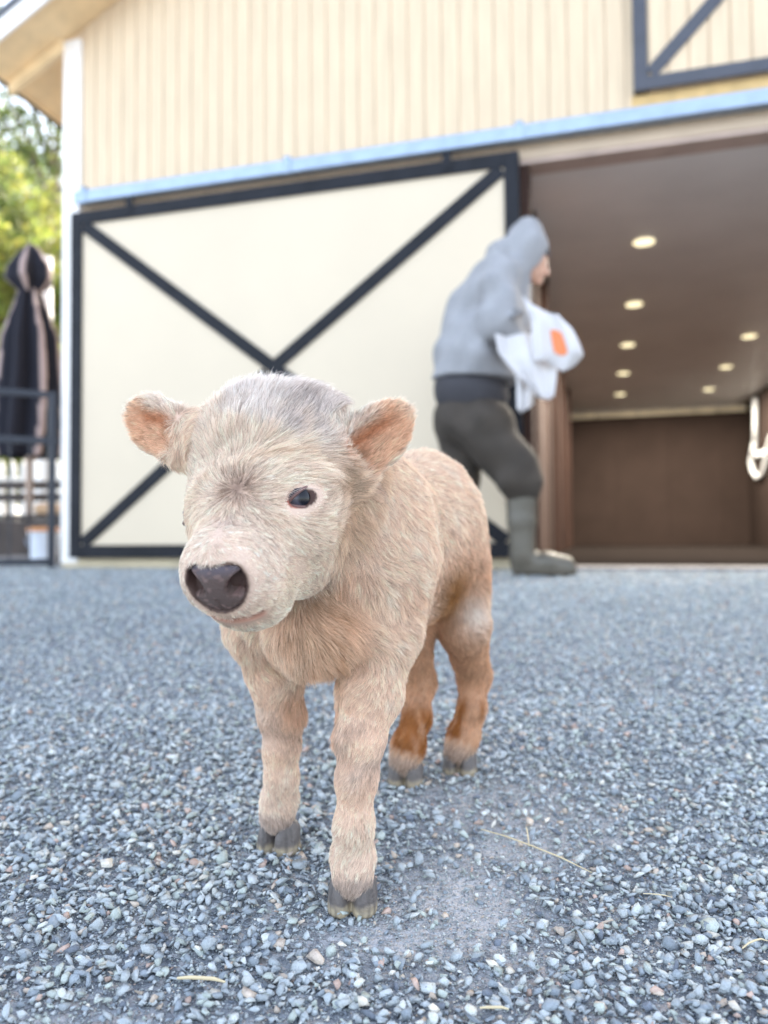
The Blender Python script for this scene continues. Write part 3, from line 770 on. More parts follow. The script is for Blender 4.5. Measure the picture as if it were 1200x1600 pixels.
def make_fur(name, n, V, F, N, fields, lenmul=1.0, rad=.00019, mat_=None, seed=3, parent=None, clump=11):
    r = np.random.default_rng(seed)
    T = np.concatenate([F[:, [0, 1, 2]], F[:, [0, 2, 3]]])
    A = np.linalg.norm(np.cross(V[T[:, 1]]-V[T[:, 0]], V[T[:, 2]]-V[T[:, 0]]), axis=1)
    cen = V[T].mean(1)
    # nearer parts of the coat are denser
    W = A*(.45+1.2*sstep(1.15, .8, cen[:, 1]))
    ti = r.choice(len(T), n, p=W/W.sum()); b = r.random((n, 2)); fl = b.sum(1) > 1; b[fl] = 1-b[fl]
    wv = np.c_[1-b.sum(1), b]
    P = (V[T[ti]]*wv[:, :, None]).sum(1); Nn = (N[T[ti]]*wv[:, :, None]).sum(1); Nn /= np.linalg.norm(Nn, axis=1, keepdims=True)
    col, flow, ln, lift = fields(P, Nn)
    keep = ln > .0012; P, Nn, col, flow, ln, lift = P[keep], Nn[keep], col[keep], flow[keep], ln[keep], lift[keep]; n = len(P)
    # flow turned a little by noise
    side = np.cross(Nn, flow); ang = .42*vnoise(P, 38, 11)+.34*vnoise(P, 120, 12)+r.normal(0, .16, n); lift = np.clip(lift+.14*vnoise(P, 90, 15), .15, .85)
    flow = flow*np.cos(ang)[:, None]+side*np.sin(ang)[:, None]
    ln = ln*lenmul*r.uniform(.55, 1.2, n)
    K = 6; t = np.linspace(0, 1, K)
    pts = np.zeros((n, K, 3))
    lf = lift*r.uniform(.7, 1.3, n)
    cur = P-Nn*.001; pts[:, 0] = cur
    for k in range(1, K):
        a = lf*(1-.95*t[k]); d = flow*(1-a)[:, None]+Nn*a[:, None]+r.normal(0, .07, (n, 3))*t[k]; d /= np.linalg.norm(d, axis=1, keepdims=True)
        cur = cur+d*(ln/(K-1))[:, None]; pts[:, k] = cur
    # clumps
    g = r.choice(n, n//clump, replace=False); kd = kdtree.KDTree(len(g))
    for i, q in enumerate(P[g]): kd.insert(q, i)
    kd.balance()
    near = np.array([kd.find(q)[1] for q in P]); gi = g[near]
    off = pts[gi]-P[gi][:, None]+P[gi][:, None]
    cs = r.uniform(.25, .8, n)
    same = (np.linalg.norm(P-P[gi], axis=1) < .006) & ((Nn*Nn[gi]).sum(1) > .4)
    wgt = (t[None, :]**1.4)*(cs*same)[:, None]*.75
    pts = pts*(1-wgt[:, :, None])+off*wgt[:, :, None]
    # strand colour: each clump and strand a little different
    cv = 1+.10*r.normal(size=n)[gi]+.10*r.normal(size=n)
    col = np.clip(col*cv[:, None], .01, .97)
    f_h, s_h, h_h = headloc(P); hd_m = sstep(.104, .090, leg_dist(P, [hp(-.13, 0, -.005), hp(.06, 0, -.008)])[0])
    dark = r.random(n) < .03+.12*np.exp(-(np.linalg.norm(P-WH, axis=1)/.032)**2)+.5*np.exp(-(np.linalg.norm(P-WH, axis=1)/.013)**2)+.26*hd_m*sstep(-.075, -.105, f_h-.22*s_h)*sstep(-.5, .6, vnoise(P, 55, 4)); col[dark] *= np.array([.55, .5, .48])
    hc = bpy.data.hair_curves.new(name); hc.add_curves([K]*n)
    hc.attributes['position'].data.foreach_set('vector', pts.astype(np.float32).ravel())
    ra = hc.attributes.new('radius', 'FLOAT', 'POINT') if 'radius' not in hc.attributes else hc.attributes['radius']
    rr = (rad*(1-.80*t**1.5))[None, :]*r.uniform(.7, 1.25, (n, 1))
    ra.data.foreach_set('value', rr.astype(np.float32).ravel())
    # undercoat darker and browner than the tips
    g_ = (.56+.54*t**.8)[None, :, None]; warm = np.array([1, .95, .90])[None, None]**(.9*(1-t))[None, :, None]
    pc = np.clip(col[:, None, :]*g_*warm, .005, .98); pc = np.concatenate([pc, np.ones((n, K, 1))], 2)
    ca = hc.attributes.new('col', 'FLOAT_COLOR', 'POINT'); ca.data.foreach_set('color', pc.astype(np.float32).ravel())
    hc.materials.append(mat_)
    o = bpy.data.objects.new(name, hc); COL.objects.link(o); child_world(o, parent or calf)
    return o
fur_m = attr_mat('calf_fur', 'col', .5, .25, trans=.22)
if not os.environ.get('NOFUR'):
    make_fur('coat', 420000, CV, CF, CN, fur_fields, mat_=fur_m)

# nose pad at a finer grain
s = SDF(PAD_C-.045, PAD_C+.045, .0009)
s.ell(hp(.062, 0, .007), (.0335, .0445, .0415), MH, .02)
s.ell(hp(.054, 0, -.032), (.031, .036, .0235), MH, .02)
def padcut(X, Y, Z):
    x, y, z = X-HO[0], Y-HO[1], Z-HO[2]
    f = x*HF[0]+y*HF[1]+z*HF[2]; q = x*HS[0]+y*HS[1]+z*HS[2]; h = x*HN[0]+y*HN[1]+z*HN[2]
    p = PADF(f, q, h); return f, q, h, p
f_, q_, h_, p_ = padcut(s.ax[0][:, None, None], s.ax[1][None, :, None], s.ax[2][None, None, :])
s.G = s.G-(.0014*np.clip((1.05-p_)*6, -1, 1)).astype(np.float32)
s.G = s.G+(.0012*np.exp(-(q_/.0016)**2)*(h_ < .014)).astype(np.float32)          # philtrum
for sg in (1, -1):
    M = np.array([unit(HS*sg*.80+HN*.55), unit(np.cross(HS*sg*.8+HN*.55, HF)), HF])
    s.ell(hp(.090, sg*.0212, .0250), (.0120, .0072, .024), M, .004, sub=True)
    s.ell(hp(.088, sg*.0265, .0195), (.0085, .0036, .018), M, .003, sub=True)
s.G = np.maximum(s.G, ((p_-1.06)*.02).astype(np.float32))
NV, NF = s.mesh(); NV = relax(NV, NF, 1, .4)
nf, ns, nh = headloc(NV)
nc = np.tile(np.array([.105, .066, .056]), (len(NV), 1))
k = sstep(.031, .042, nh)[:, None]; nc = nc*(1-k)+np.array([.13, .11, .135])*k  # lavender highlight painted along the top of the pad
k = (sstep(.35, .9, vnoise(NV, 260, 3))*sstep(.010, -.006, nh))[:, None]*.55; nc = nc*(1-k)+np.array([.50, .29, .25])*k
k = (.45*sstep(.1, .9, vnoise(NV, 420, 13)))[:, None]; nc = nc*(1-k)+np.array([.27, .17, .15])*k
for sg in (1, -1):
    dd = np.sqrt(((ns-sg*.021)/.011)**2+((nh-.024)/.010)**2); k = sstep(1.0, .5, dd)[:, None]; nc = nc*(1-k)+np.array([.09, .015, .02])*k
nose_m = attr_mat('nose_skin', 'col', .27, .45, .9, 900)
fast_mesh('nose', NV, NF, nose_m, smooth=True, world_parent=calf, attrs={'col': np.c_[nc, np.ones(len(nc))]})

# eyes
eye_m = bpy.data.materials.new('eye'); eye_m.use_nodes = True
n_ = eye_m.node_tree.nodes; l_ = eye_m.node_tree.links; b_ = n_['Principled BSDF']
b_.inputs['Roughness'].default_value = .10; b_.inputs['Coat Weight'].default_value = 0; b_.inputs['Specular IOR Level'].default_value = .32; b_.inputs['Coat Roughness'].default_value = .02
tc_ = n_.new('ShaderNodeTexCoord'); gr = n_.new('ShaderNodeVectorMath'); gr.operation = 'DOT_PRODUCT'; gr.inputs[1].default_value = (0, 1, 0)
l_.new(tc_.outputs['Object'], gr.inputs[0]); cr_ = n_.new('ShaderNodeValToRGB')
mr = n_.new('ShaderNodeMath'); mr.operation = 'DIVIDE'; mr.inputs[1].default_value = .0185
l_.new(gr.outputs['Value'], mr.inputs[0]); l_.new(mr.outputs[0], cr_.inputs[0]); l_.new(cr_.outputs[0], b_.inputs['Base Color'])
e_ = cr_.color_ramp.elements; e_[0].position = .20; e_[0].color = (.16, .12, .12, 1); e_[1].position = .93; e_[1].color = (.004, .004, .008, 1)
for p_s, c_s in ((.34, (.03, .02, .02, 1)), (.62, (.035, .03, .035, 1)), (.86, (.05, .045, .06, 1))):
    q_s = e_.new(p_s); q_s.color = c_s
for sg in (1, -1):
    M = EYEM(sg)
    mb = MB(); bmesh.ops.create_uvsphere(mb.bm, u_segments=40, v_segments=28, radius=.0185)
    o = mb.build('eye', eye_m, smooth=True)
    c_ = EYE(sg)-M[1]*.0094-M[0]*.0028
    mw = Matrix.Identity(4)
    for i in range(3):
        for j in range(3): mw[i][j] = M[j][i]
        mw[i][3] = c_[i]
    o.parent = calf; o.matrix_parent_inverse = Matrix.Translation(calf.location).inverted(); o.matrix_basis = mw
    # lids: a soft rim round the opening
    pts = []
    lid = MB(); ring = []
    for a in np.linspace(0, 2*math.pi, 33)[:-1]:
        x_, z_ = .0155*math.cos(a), .0086*math.sin(a)*(1-.35*math.cos(a))-.001*math.cos(a)
        rr_ = math.sqrt(max(.0188**2-min(x_*x_+z_*z_, .0182**2), 1e-8)); pts.append(c_+M[0]*x_+M[2]*z_+M[1]*max(rr_, .0035))
    pts.append(pts[0]); pts.append(pts[1])
    lid.tube(pts, .0015, 8, cap=False)
    lid.build('eyelid', mat('eyelid', (.15, .075, .065), .35, bump=.2, bscale=300), smooth=True, world_parent=calf)

# lashes of the near eye
lash = MB()
for a in np.linspace(.5, 2.6, 15):
    M = EYEM(1); c_ = EYE(1)-M[1]*.0055
    p0 = c_+M[0]*.0165*math.cos(a)+M[2]*.0088*math.sin(a)+M[1]*.0075
    dv = M[1]*.010+M[2]*-.001+M[0]*.004*math.cos(a)
    lash.tube([p0, p0+dv*.5+M[2]*.0012, p0+dv], [.00035, .00028, .0001], 5)
lash.build('eyelash', mat('lash', (.62, .52, .46), .5), world_parent=calf)

# hooves: two claws each
hoof_m = attr_mat('hoof', 'col', .45, .4, .5, 260)
def make_hoof(L, dirv, gzv, wd=.0228, ln=.0235):
    top = np.asarray(L[-1]); dirv = unit(np.array([dirv[0], dirv[1], 0])); sv = np.cross(ZU, dirv)
    g = gzv-.002
    base = np.array([top[0], top[1], g])-dirv*.006
    s = SDF(base-.05, base+.065, .0013)
    for sg in (1, -1):
        c1 = base+sv*sg*wd*.60
        s.ell(c1+dirv*.004+ZU*.013, (ln*.88, wd*.48, .026), np.array([unit(dirv-sv*sg*.16), unit(sv+dirv*sg*.16), ZU]), .002)
        s.cone(c1-dirv*.004+ZU*.026, c1+dirv*.008+ZU*.006, wd*.47, wd*.52, .006)
        s.ell(c1+dirv*.002+ZU*.002, (ln*.92, wd*.53, .007), np.array([unit(dirv-sv*sg*.16), unit(sv+dirv*sg*.16), ZU]), .003)
    s.cone(base-dirv*.012+ZU*.034, base+ZU*.028-dirv*.012, .014, .012, .006)
    s.cut_plane(base-ZU*.001, -ZU)
    V, F = s.mesh(); V = relax(V, F, 1, .4)
    z = (V[:, 2]-g)
    c = np.tile(np.array([.115, .100, .095]), (len(V), 1))
    k = sstep(.015, .004, z+.002*vnoise(V, 400, 6))[:, None]; c = c*(1-k)+np.array([.40, .33, .23])*k
    k = (.5*sstep(.0, .9, vnoise(V*np.array([3, 3, .5]), 130, 8)))[:, None]; c = c*(1-k)+np.array([.06, .052, .05])*k
    fast_mesh('hoof', V, F, hoof_m, smooth=True, world_parent=calf, attrs={'col': np.c_[c, np.ones(len(c))]})
make_hoof(LEG_FL, (-.10, -1), float(gz(.80)))
make_hoof(LEG_FR, (-.42, -.9), float(gz(.93)))
make_hoof(LEG_HL, (-.25, -.9), float(gz(1.16)))
make_hoof(LEG_HR, (-.25, -.9), float(gz(1.12)))
# ------------------------------------------------------------------ the person walking into the barn
PD = 3.65
def pp(px, py, dy=0.): return at(px, py, PD)+np.array([0, dy, 0])
PB = np.array([.545, PD, float(gz(PD))])
person = empty('person', tuple(PB))
tag(person, 'person in grey hoodie, dark trousers and rubber boots walking past the barn door', 'person')
FX = unit((1, 0, -.30)); FZ = np.array([.287, 0, .958])          # bowed head: face direction, crown direction
MHd = np.array([FX, (0, 1, 0), FZ])
hc_ = pp(826, 402)
def build_body():
    s = SDF(pp(650, 905, -.42), pp(905, 330, .42), .006)
    s.ell(hc_, (.092, .074, .098), MHd, .01)
    s.ell(hc_+FX*.035-FZ*.065, (.055, .052, .052), MHd, .03)      # jaw
    s.cone(hc_+FX*.080-FZ*.015, hc_+FX*.107-FZ*.050, .010, .013, .015)  # nose
    s.ell(hc_+FX*.086-FZ*.078, (.014, .024, .010), MHd, .010); s.ell(hc_+FX*.080-FZ*.102, (.018, .02, .014), MHd, .012)
    for sg in (1, -1):
        s.ell(hc_+FX*.086+np.array([0, sg*.030, 0])-FZ*.022, (.012, .018, .010), MHd, .008, sub=True)
        s.ell(hc_+FX*.079+np.array([0, sg*.030, 0])-FZ*.022, (.012, .013, .010), MHd, .003)
        s.ell(hc_-FX*.005+np.array([0, sg*.074, 0])-FZ*.03, (.018, .010, .030), MHd, .006)
    s.cone(hc_-FZ*.07-FX*.02, pp(790, 455), .055, .065, .03)
    s.cone(pp(772, 475), pp(748, 560), .105, .12, .05); s.cone(pp(748, 560), pp(736, 625), .13, .12, .05)
    for sg in (1, -1):
        sh = pp(776, 458, sg*.17)
        el = pp(776, 540, sg*.21); wr = pp(826, 556, sg*.11)
        s.cone(sh, el, .055, .042, .03); s.cone(el, wr, .042, .028, .015)
        hd = wr+np.array([.045, -sg*.02, -.01]); s.ell(hd, (.046, .038, .016), I3, .012)
        for j, (yy, L_) in enumerate(((.028, .060), (.010, .072), (-.009, .068), (-.026, .055))):
            a = hd+np.array([.035, sg*yy, 0]); b = a+np.array([L_*.5, 0, -.012]); s.chain([a, b, b+np.array([L_*.25, 0, -L_*.45])], [.0095, .0088, .0078], .004)
        a = hd+np.array([0, sg*.03, 0]); s.chain([a, a+np.array([.03, sg*.018, -.018]), a+np.array([.055, sg*.012, -.035])], [.0115, .0100, .009], .004)
    s.chain([pp(755, 655, -.07), pp(802, 738, -.09), pp(808, 858, -.09)], [.09, .062, .045], .03)
    s.cone(pp(806, 880, -.09), pp(860, 889, -.10), .028, .016, .02)
    s.chain([pp(722, 655, .08), pp(722, 760, .09), pp(692, 855, .09)], [.09, .062, .045], .03)
    s.cone(pp(692, 860, .09), pp(735, 889, .09), .028, .016, .02)
    return s
def region_mesh(name, s, matx, rl=2):
    V, F = s.mesh(); V = relax(V, F, rl, .5); return fast_mesh(name, V, F, matx, smooth=True, world_parent=person)
skin = mat('skin', (.55, .32, .23), .5, var=.08, scale=20)
bodyo = region_mesh('body', build_body(), skin, 1)
hoodm = mat('grey_sweatshirt', (.30, .30, .315), .9, var=.08, scale=14, bump=.3, bscale=120)
darkm = mat('dark_trousers', (.046, .036, .028), .85, var=.2, scale=10, bump=.3, bscale=80)
shirtm = mat('charcoal_shirt', (.045, .043, .050), .85, var=.15)
bootm = mat('rubber_boot', (.090, .078, .060), .45, var=.15, scale=9, bump=.1)
beanm = mat('navy_beanie', (.035, .038, .055), .9, var=.15, bump=.4, bscale=200)
def folds(amp, sc, seed):
    rr = np.random.default_rng(seed); D = [(unit(rr.normal(size=3)*np.array([1, .7, 1])), rr.uniform(.7, 1.5)*sc, rr.uniform(0, 6)) for _ in range(5)]
    def fn(X, Y, Z):
        o = 0
        for d, f, p in D: o = o+np.sin((X*d[0]+Y*d[1]+Z*d[2])*f+p+1.5*np.sin((X*d[2]-Z*d[0]+Y*.5)*f*.5))
        return amp*o/2
    return fn
# hoodie
s = SDF(pp(640, 640, -.42), pp(905, 320, .42), .006)
s.ell(pp(766, 480), (.150, .205, .205), I3, .05); s.ell(pp(745, 560), (.172, .195, .125), I3, .08)
s.cone(pp(772, 440, -.13), pp(772, 440, .13), .085, .085, .06)
for sg in (-1, 1):
    s.chain([pp(774, 455, sg*.185), pp(770, 525, sg*.235), pp(790, 548, sg*.20), pp(812, 553, sg*.14)], [.088, .086, .076, .048], .03)
s.ell(pp(790, 520, -.27), (.07, .08, .010), np.array([unit((1, 0, .45)), (0, 1, 0), unit((-.45, 0, 1))]), .03)
s.cone(pp(757, 490), pp(744, 545), .165, .172, .05); s.cone(pp(744, 545), pp(740, 588), .172, .168, .05); s.cone(pp(803, 452), pp(806, 515), .050, .060, .04)
s.cone(pp(690, 592, 0)+np.array([.13, 0, 0]), pp(790, 592, 0)-np.array([.13, 0, 0])+np.array([.02, 0, 0]), .17, .17, .03)
# hood
Mh = np.array([unit((1, 0, -.2)), (0, 1, 0), unit((.2, 0, 1))])
s.ell(pp(817, 392), (.122, .108, .150), Mh, .02); s.ell(pp(800, 430), (.100, .115, .085), I3, .05)
s.cone(pp(786, 400), pp(770, 448), .07, .10, .05); s.cone(pp(804, 446, -.03), pp(804, 446, .03), .050, .050, .04); s.cone(pp(800, 462), pp(800, 500), .075, .09, .05)
s.ell(pp(858, 418), (.118, .088, .120), Mh, .006, sub=True)
s.ell(pp(828, 405), (.100, .086, .120), Mh, .006, sub=True)
s.warp(folds(.012, 30, 5))
s.cut_plane(pp(740, 596), (-.06, 0, -1))
region_mesh('hoodie', s, hoodm)
# beanie
s = SDF(hc_-.17, hc_+.17, .005)
s.ell(hc_+FZ*.006-FX*.004, (.102, .084, .112), MHd, .01); s.cut_plane(hc_+FZ*.018+FX*.05, -FZ*1.0+FX*-.10)
region_mesh('beanie', s, beanm)
# shirt hem showing under the hoodie
s = SDF(pp(640, 680, -.35), pp(830, 560, .35), .007)
s.cone(pp(735, 585), pp(730, 608), .130, .160, .03); s.cone(pp(750, 590), pp(746, 612), .130, .150, .03)
s.G = np.maximum(s.G, 0*s.G+s.G); s.cut_plane(pp(740, 648), (-.28, 0, -1))
region_mesh('shirt', s, shirtm)
# trousers
s = SDF(pp(620, 880, -.35), pp(880, 580, .35), .007)
s.ell(pp(731, 655, 0), (.158, .165, .145), I3, .05)
s.chain([pp(752, 668, -.075), pp(797, 735, -.095), pp(810, 757, -.095), pp(811, 772, -.095)], [.130, .116, .096, .066], .03)
s.chain([pp(722, 670, .075), pp(722, 745, .095), pp(712, 800, .095), pp(706, 815, .095)], [.125, .092, .085, .066], .03)
s.warp(folds(.009, 22, 9))
region_mesh('trousers', s, darkm)
# boots
def boot(pts, rads, heel, toe, dy, name='boot'):
    s = SDF(np.array([min(p[0] for p in pts+[heel, toe])-.12, PD+dy-.14, -.03]), np.array([max(p[0] for p in pts+[heel, toe])+.12, PD+dy+.14, .56]), .005)
    s.chain(pts, rads, .02)
    s.chain([heel+np.array([0, 0, .045]), (heel+toe)/2+np.array([0, 0, .050]), toe+np.array([-.02, 0, .038])], [.048, .050, .042], .03)
    s.chain([heel+np.array([0, 0, .02]), (heel+toe)/2+np.array([0, 0, .018]), toe+np.array([-.01, 0, .018])], [.044, .048, .043], .01)
    s.warp(folds(.003, 30, 3))
    s.cut_plane(np.array([0, 0, float(gz(PD))+.004]), (0, 0, -1))
    region_mesh(name, s, bootm)
boot([pp(810, 764, -.095), pp(810, 815, -.095), pp(811, 862, -.095)], [.074, .066, .062], pp(808, 894, -.095), pp(884, 894, -.105), -.095)
boot([pp(710, 800, .095), pp(700, 830, .095), pp(692, 862, .095)], [.072, .066, .060], pp(688, 890, .095), pp(760, 894, .095), .095)
# cloths over the forearm: thick draped sheets
towel_m = mat('white_cloth', (.62, .60, .61), .85, var=.03, bump=.3, bscale=90)
def cloth(outline, dy, bulge, seed, th_=.008):
    """outline: four corner curves as rows of points; a Coons-like grid pushed into folds"""
    rows = [[pp(*q) for q in r_] for r_ in outline]; n = 28
    G = np.array(rows); a, b = G.shape[:2]
    def interp(G, t, ax_):
        m_ = G.shape[ax_]-1; x = t*m_; i = np.clip(np.floor(x).astype(int), 0, m_-1); fr_ = x-i
        lo = np.take(G, i, ax_); hi = np.take(G, i+1, ax_)
        sh = [1]*G.ndim; sh[ax_] = len(t); fr_ = fr_.reshape(sh); fr_ = fr_*fr_*(3-2*fr_)*.5+fr_*.5
        return lo*(1-fr_)+hi*fr_
    t = np.linspace(0, 1, n); Q = interp(interp(G, t, 0), t, 1)
    uu, vv = np.meshgrid(t, t, indexing='ij')
    Q[..., 1] += dy-bulge*np.sin(np.pi*uu)*.7+.018*np.sin(vv*11+seed+2*uu)+.008*np.sin(uu*9+vv*6+seed)
    P = Q.reshape(-1, 3); P = relax(P, (lambda q: np.stack([q, q+1, q+n+1, q+n], 1))((np.arange(n-1)[:, None]*n+np.arange(n-1)[None, :]).ravel()), 5, .5); i_ = (np.arange(n-1)[:, None]*n+np.arange(n-1)[None, :]).ravel()
    return P, np.stack([i_, i_+1, i_+n+1, i_+n], 1)
def cloth_obj(name, sheets, label):
    Vs, Fs = [], []; o_ = 0
    for P, F in sheets: Vs.append(P); Fs.append(F+o_); o_ += len(P)
    o = fast_mesh(name, np.concatenate(Vs), np.concatenate(Fs), towel_m, smooth=True)
    sm = o.modifiers.new('s', 'SOLIDIFY'); sm.thickness = .007; sm.offset = 0
    return tag(o, label, 'cloth', 'white cloths over the arm')
A_ = cloth([[(798, 490), (812, 512), (838, 520), (846, 524)], [(808, 535), (822, 540), (850, 548), (864, 545)], [(806, 565), (826, 575), (858, 580), (883, 583)], [(812, 592), (832, 590), (854, 606), (872, 594)]], -.33, .05, 1)
B_ = cloth([[(757, 548), (775, 548), (800, 545), (822, 545)], [(762, 575), (785, 580), (812, 575), (846, 578)], [(782, 600), (802, 606), (825, 606), (848, 600)], [(826, 638), (830, 642), (836, 645), (843, 640)]], -.29, .03, 4)
C_ = cloth([[(790, 590), (800, 592), (812, 594), (822, 598)], [(793, 620), (802, 622), (812, 624), (821, 626)], [(793, 655), (800, 659), (808, 654), (818, 645)]], -.24, .02, 2)
tw = cloth_obj('folded_cloth', [A_], 'white cloth with an orange print draped topmost over the forearm')
cloth_obj('hanging_cloth', [B_, C_], 'plain white cloth hanging below the forearm beside the dark trousers')
i_ = np.array([(a*28+b) for a in range(9, 20) for b in range(12, 18)]); 
P = A_[0]; ot = mat('orange_print', (.75, .22, .08), .7)
sel = [(a, b) for a in range(7, 20) for b in range(11, 19) if (b-15)**2/9.+(a-14)**2/30. < 1 and not (a < 9 and b > 16)]
idx = {}; vs = []; fs = []
for a, b in sel:
    q = []
    for da, db in ((0, 0), (0, 1), (1, 1), (1, 0)):
        key = (a+da)*28+b+db
        if key not in idx: idx[key] = len(vs); vs.append(P[key]+np.array([0, -.0075, 0]))
        q.append(idx[key])
    fs.append(q)
pr_ = fast_mesh('print', np.array(vs), np.array(fs), ot, smooth=True); pr_.parent = tw
# ------------------------------------------------------------------ left of the barn: fence, closed parasol, yard things, trees
iron = mat('black_iron', (.020, .024, .036), .45, .2)
f0 = b2w(-3.03, -.03, 0); f1 = at(-150, 893, 4.6); f1[2] = 0
dirf = unit(f1-f0); frz = math.atan2(dirf[1], dirf[0]); Lf = float(np.linalg.norm((f1-f0)[:2]))
fence = empty('iron_fence', tuple(f0), frz); tag(fence, 'black iron yard fence with thin bars beside the barn corner', 'fence')
MB().box(-.022, .022, -.022, .022, 0, 1.145).build('post', iron, fence, bevel=.003)
MB().box(Lf-.022, Lf+.022, -.022, .022, 0, 1.145).build('post', iron, fence, bevel=.003)
for z, h in ((1.105, .04), (.80, .045), (.02, .04)): MB().box(.0225, Lf-.0225, -.015, .015, z, z+h).build('rail', iron, fence, bevel=.002)
for x in np.arange(.13, Lf-.05, .115):
    MB().tube([(x, 0, .06), (x, 0, .82)], .0045, 6).build('bar', iron, fence)
MB().box(-.10, -.0225, -.01, .01, .815, .835).build('hinge', iron, fence)

# parasol, folded shut
Y0 = 6.2; pb = at(45, 860, Y0); pb[2] = 0
par = empty('parasol', tuple(pb)); tag(par, 'folded black parasol with painted sunlit fold edges standing behind the fence', 'parasol')
MB().lathe([(.25, 0), (.25, .05), (.05, .09)], seg=24).build('base', concr, par)
polem = mat('parasol_pole', (.60, .45, .36), .5)
MB().tube([(0, 0, .08), (0, 0, 2.45)], .028, 12).build('pole', polem, par, smooth=True)
pblack = attr_mat('parasol_fabric', 'col', .8, .2, .3, 60)
def canopy(prof, seed, lobes=7):
    n, mlen = 112, 60; zs = np.linspace(prof[0][1], prof[-1][1], mlen); r_ = np.interp(-zs, [-p[1] for p in prof], [p[0] for p in prof])
    a = np.linspace(0, 2*np.pi, n, endpoint=False); Z_, A_ = np.meshgrid(zs, a, indexing='ij'); R_ = r_[:, None]*np.ones(n)
    fold = np.sin(A_*lobes+seed+.8*np.sin(Z_*3)); R_ = R_*(1+.26*fold)
    V = np.stack([R_*np.cos(A_), R_*np.sin(A_), Z_], -1).reshape(-1, 3)
    i = np.arange(mlen-1)[:, None]*n; j = np.arange(n)[None, :]
    F = np.stack([i+j, i+(j+1) % n, i+n+(j+1) % n, i+n+j], -1).reshape(-1, 4)
    col = np.tile(np.array([.018, .018, .026]), (len(V), 1))
    st_ = (np.sin(A_*lobes+seed+.8*np.sin(Z_*3)) > .80) & (np.sin(A_*lobes/2+.6) > -.2)
    col[st_.ravel()] = (.42, .32, .30)  # pinkish sunlight caught on the fold ridges, painted in
    return V, F, col
def to_o(name, V, F, col):
    o = fast_mesh(name, V, F, pblack, smooth=True, attrs={'col': np.c_[col, np.ones(len(V))]}); o.parent = par
    sm = o.modifiers.new('s', 'SOLIDIFY'); sm.thickness = .006; return o
hz = lambda py: float(at(40, py, Y0)[2])
to_o('canopy', *canopy([(.07, hz(455)), (.10, hz(480)), (.17, hz(530)), (.20, hz(610)), (.21, hz(680)), (.19, hz(715))], 1.0))
to_o('top_flap', *canopy([(.02, hz(383)), (.07, hz(395)), (.14, hz(420)), (.15, hz(438)), (.06, hz(458))], 2.2, 5))

wp = at(68, 860, 7.5); wp[2] = 0
pole = MB().tube([(0, 0, 0), (0, 0, float(at(68, 402, 7.5)[2]))], [.075, .06], 16).build('white_post', white_t, bevel=.004)
pole.location = wp; tag(pole, 'thick white post standing behind the folded parasol', 'post')

# white picket fence farther back
pkm = mat('picket_paint', (.66, .62, .56), .6)
pf = empty('picket_fence', (-6.5, 11, 0), 0); tag(pf, 'weathered white picket fence behind the yard', 'fence')
for x in np.arange(0, 5.4, .16):
    MB().prism([(x, .05), (x+.09, .05), (x+.09, 1.25), (x+.045, 1.33), (x, 1.25)], 0, .02).build('picket', pkm, pf)
for z in (.3, 1.0): MB().box(-.05, 5.45, .021, .06, z, z+.09).build('rail', pkm, pf)

# bucket with an orange lid, dark bench and planter
bw = at(68, 870, 5.6); bk = empty('bucket', (bw[0], bw[1], 0)); tag(bk, 'white bucket with an orange lid behind the iron fence', 'bucket')
MB().lathe([(.085, .0), (.105, .22), (.11, .225), (.108, .24), (.085, .24)], seg=32).build('pail', mat('bucket_plastic', (.66, .70, .78), .4), bk, smooth=False)
MB().lathe([(.114, .2405), (.116, .262), (.10, .272), (.03, .275)], seg=32).build('lid', mat('lid_plastic', (.62, .27, .10), .5), bk)
hd_ = MB(); hd_.tube([(.108*math.cos(a), -.12*0-.112*1*0+.0, .20)if False else (.118*math.cos(a), -.03, .19-.10*math.sin(a)) for a in np.linspace(0, math.pi, 12)], .003, 6); hd_.build('handle', galv, bk)
be = empty('bench', tuple(np.array([at(20, 860, 6.0)[0]-.55, 6.0, 0]))); tag(be, 'dark wooden bench with a slatted back below the parasol', 'bench')
bmw = mat('weathered_wood', (.055, .040, .034), .7, var=.3)
for k_ in range(3): MB().box(0, .95, k_*.12, k_*.12+.10, .34, .38).build('seat_slat', bmw, be, bevel=.004)
for z in (.50, .60): MB().box(0, .95, .36, .385, z, z+.07).build('back_slat', bmw, be, bevel=.004)
for x in (.03, .86):
    for y in (.01, .33): MB().box(x, x+.06, y, y+.05, 0, .34 if y < .2 else .70).build('leg', bmw, be, bevel=.003)
MB().box(.09, .86, .02, .05, .05, .33).build('front_panel', bmw, be)
cu = MB(); cu.tube([(0, 0, .04), (.22, 0, .04)], .05, 14); c_o = cu.build('cushion', mat('tan_cushion', (.5, .33, .2), .8), bevel=.02)
c_o.location = (be.location[0]+.66, 6.15, .385); tag(c_o, 'small tan rolled cushion lying on the dark bench', 'cushion')

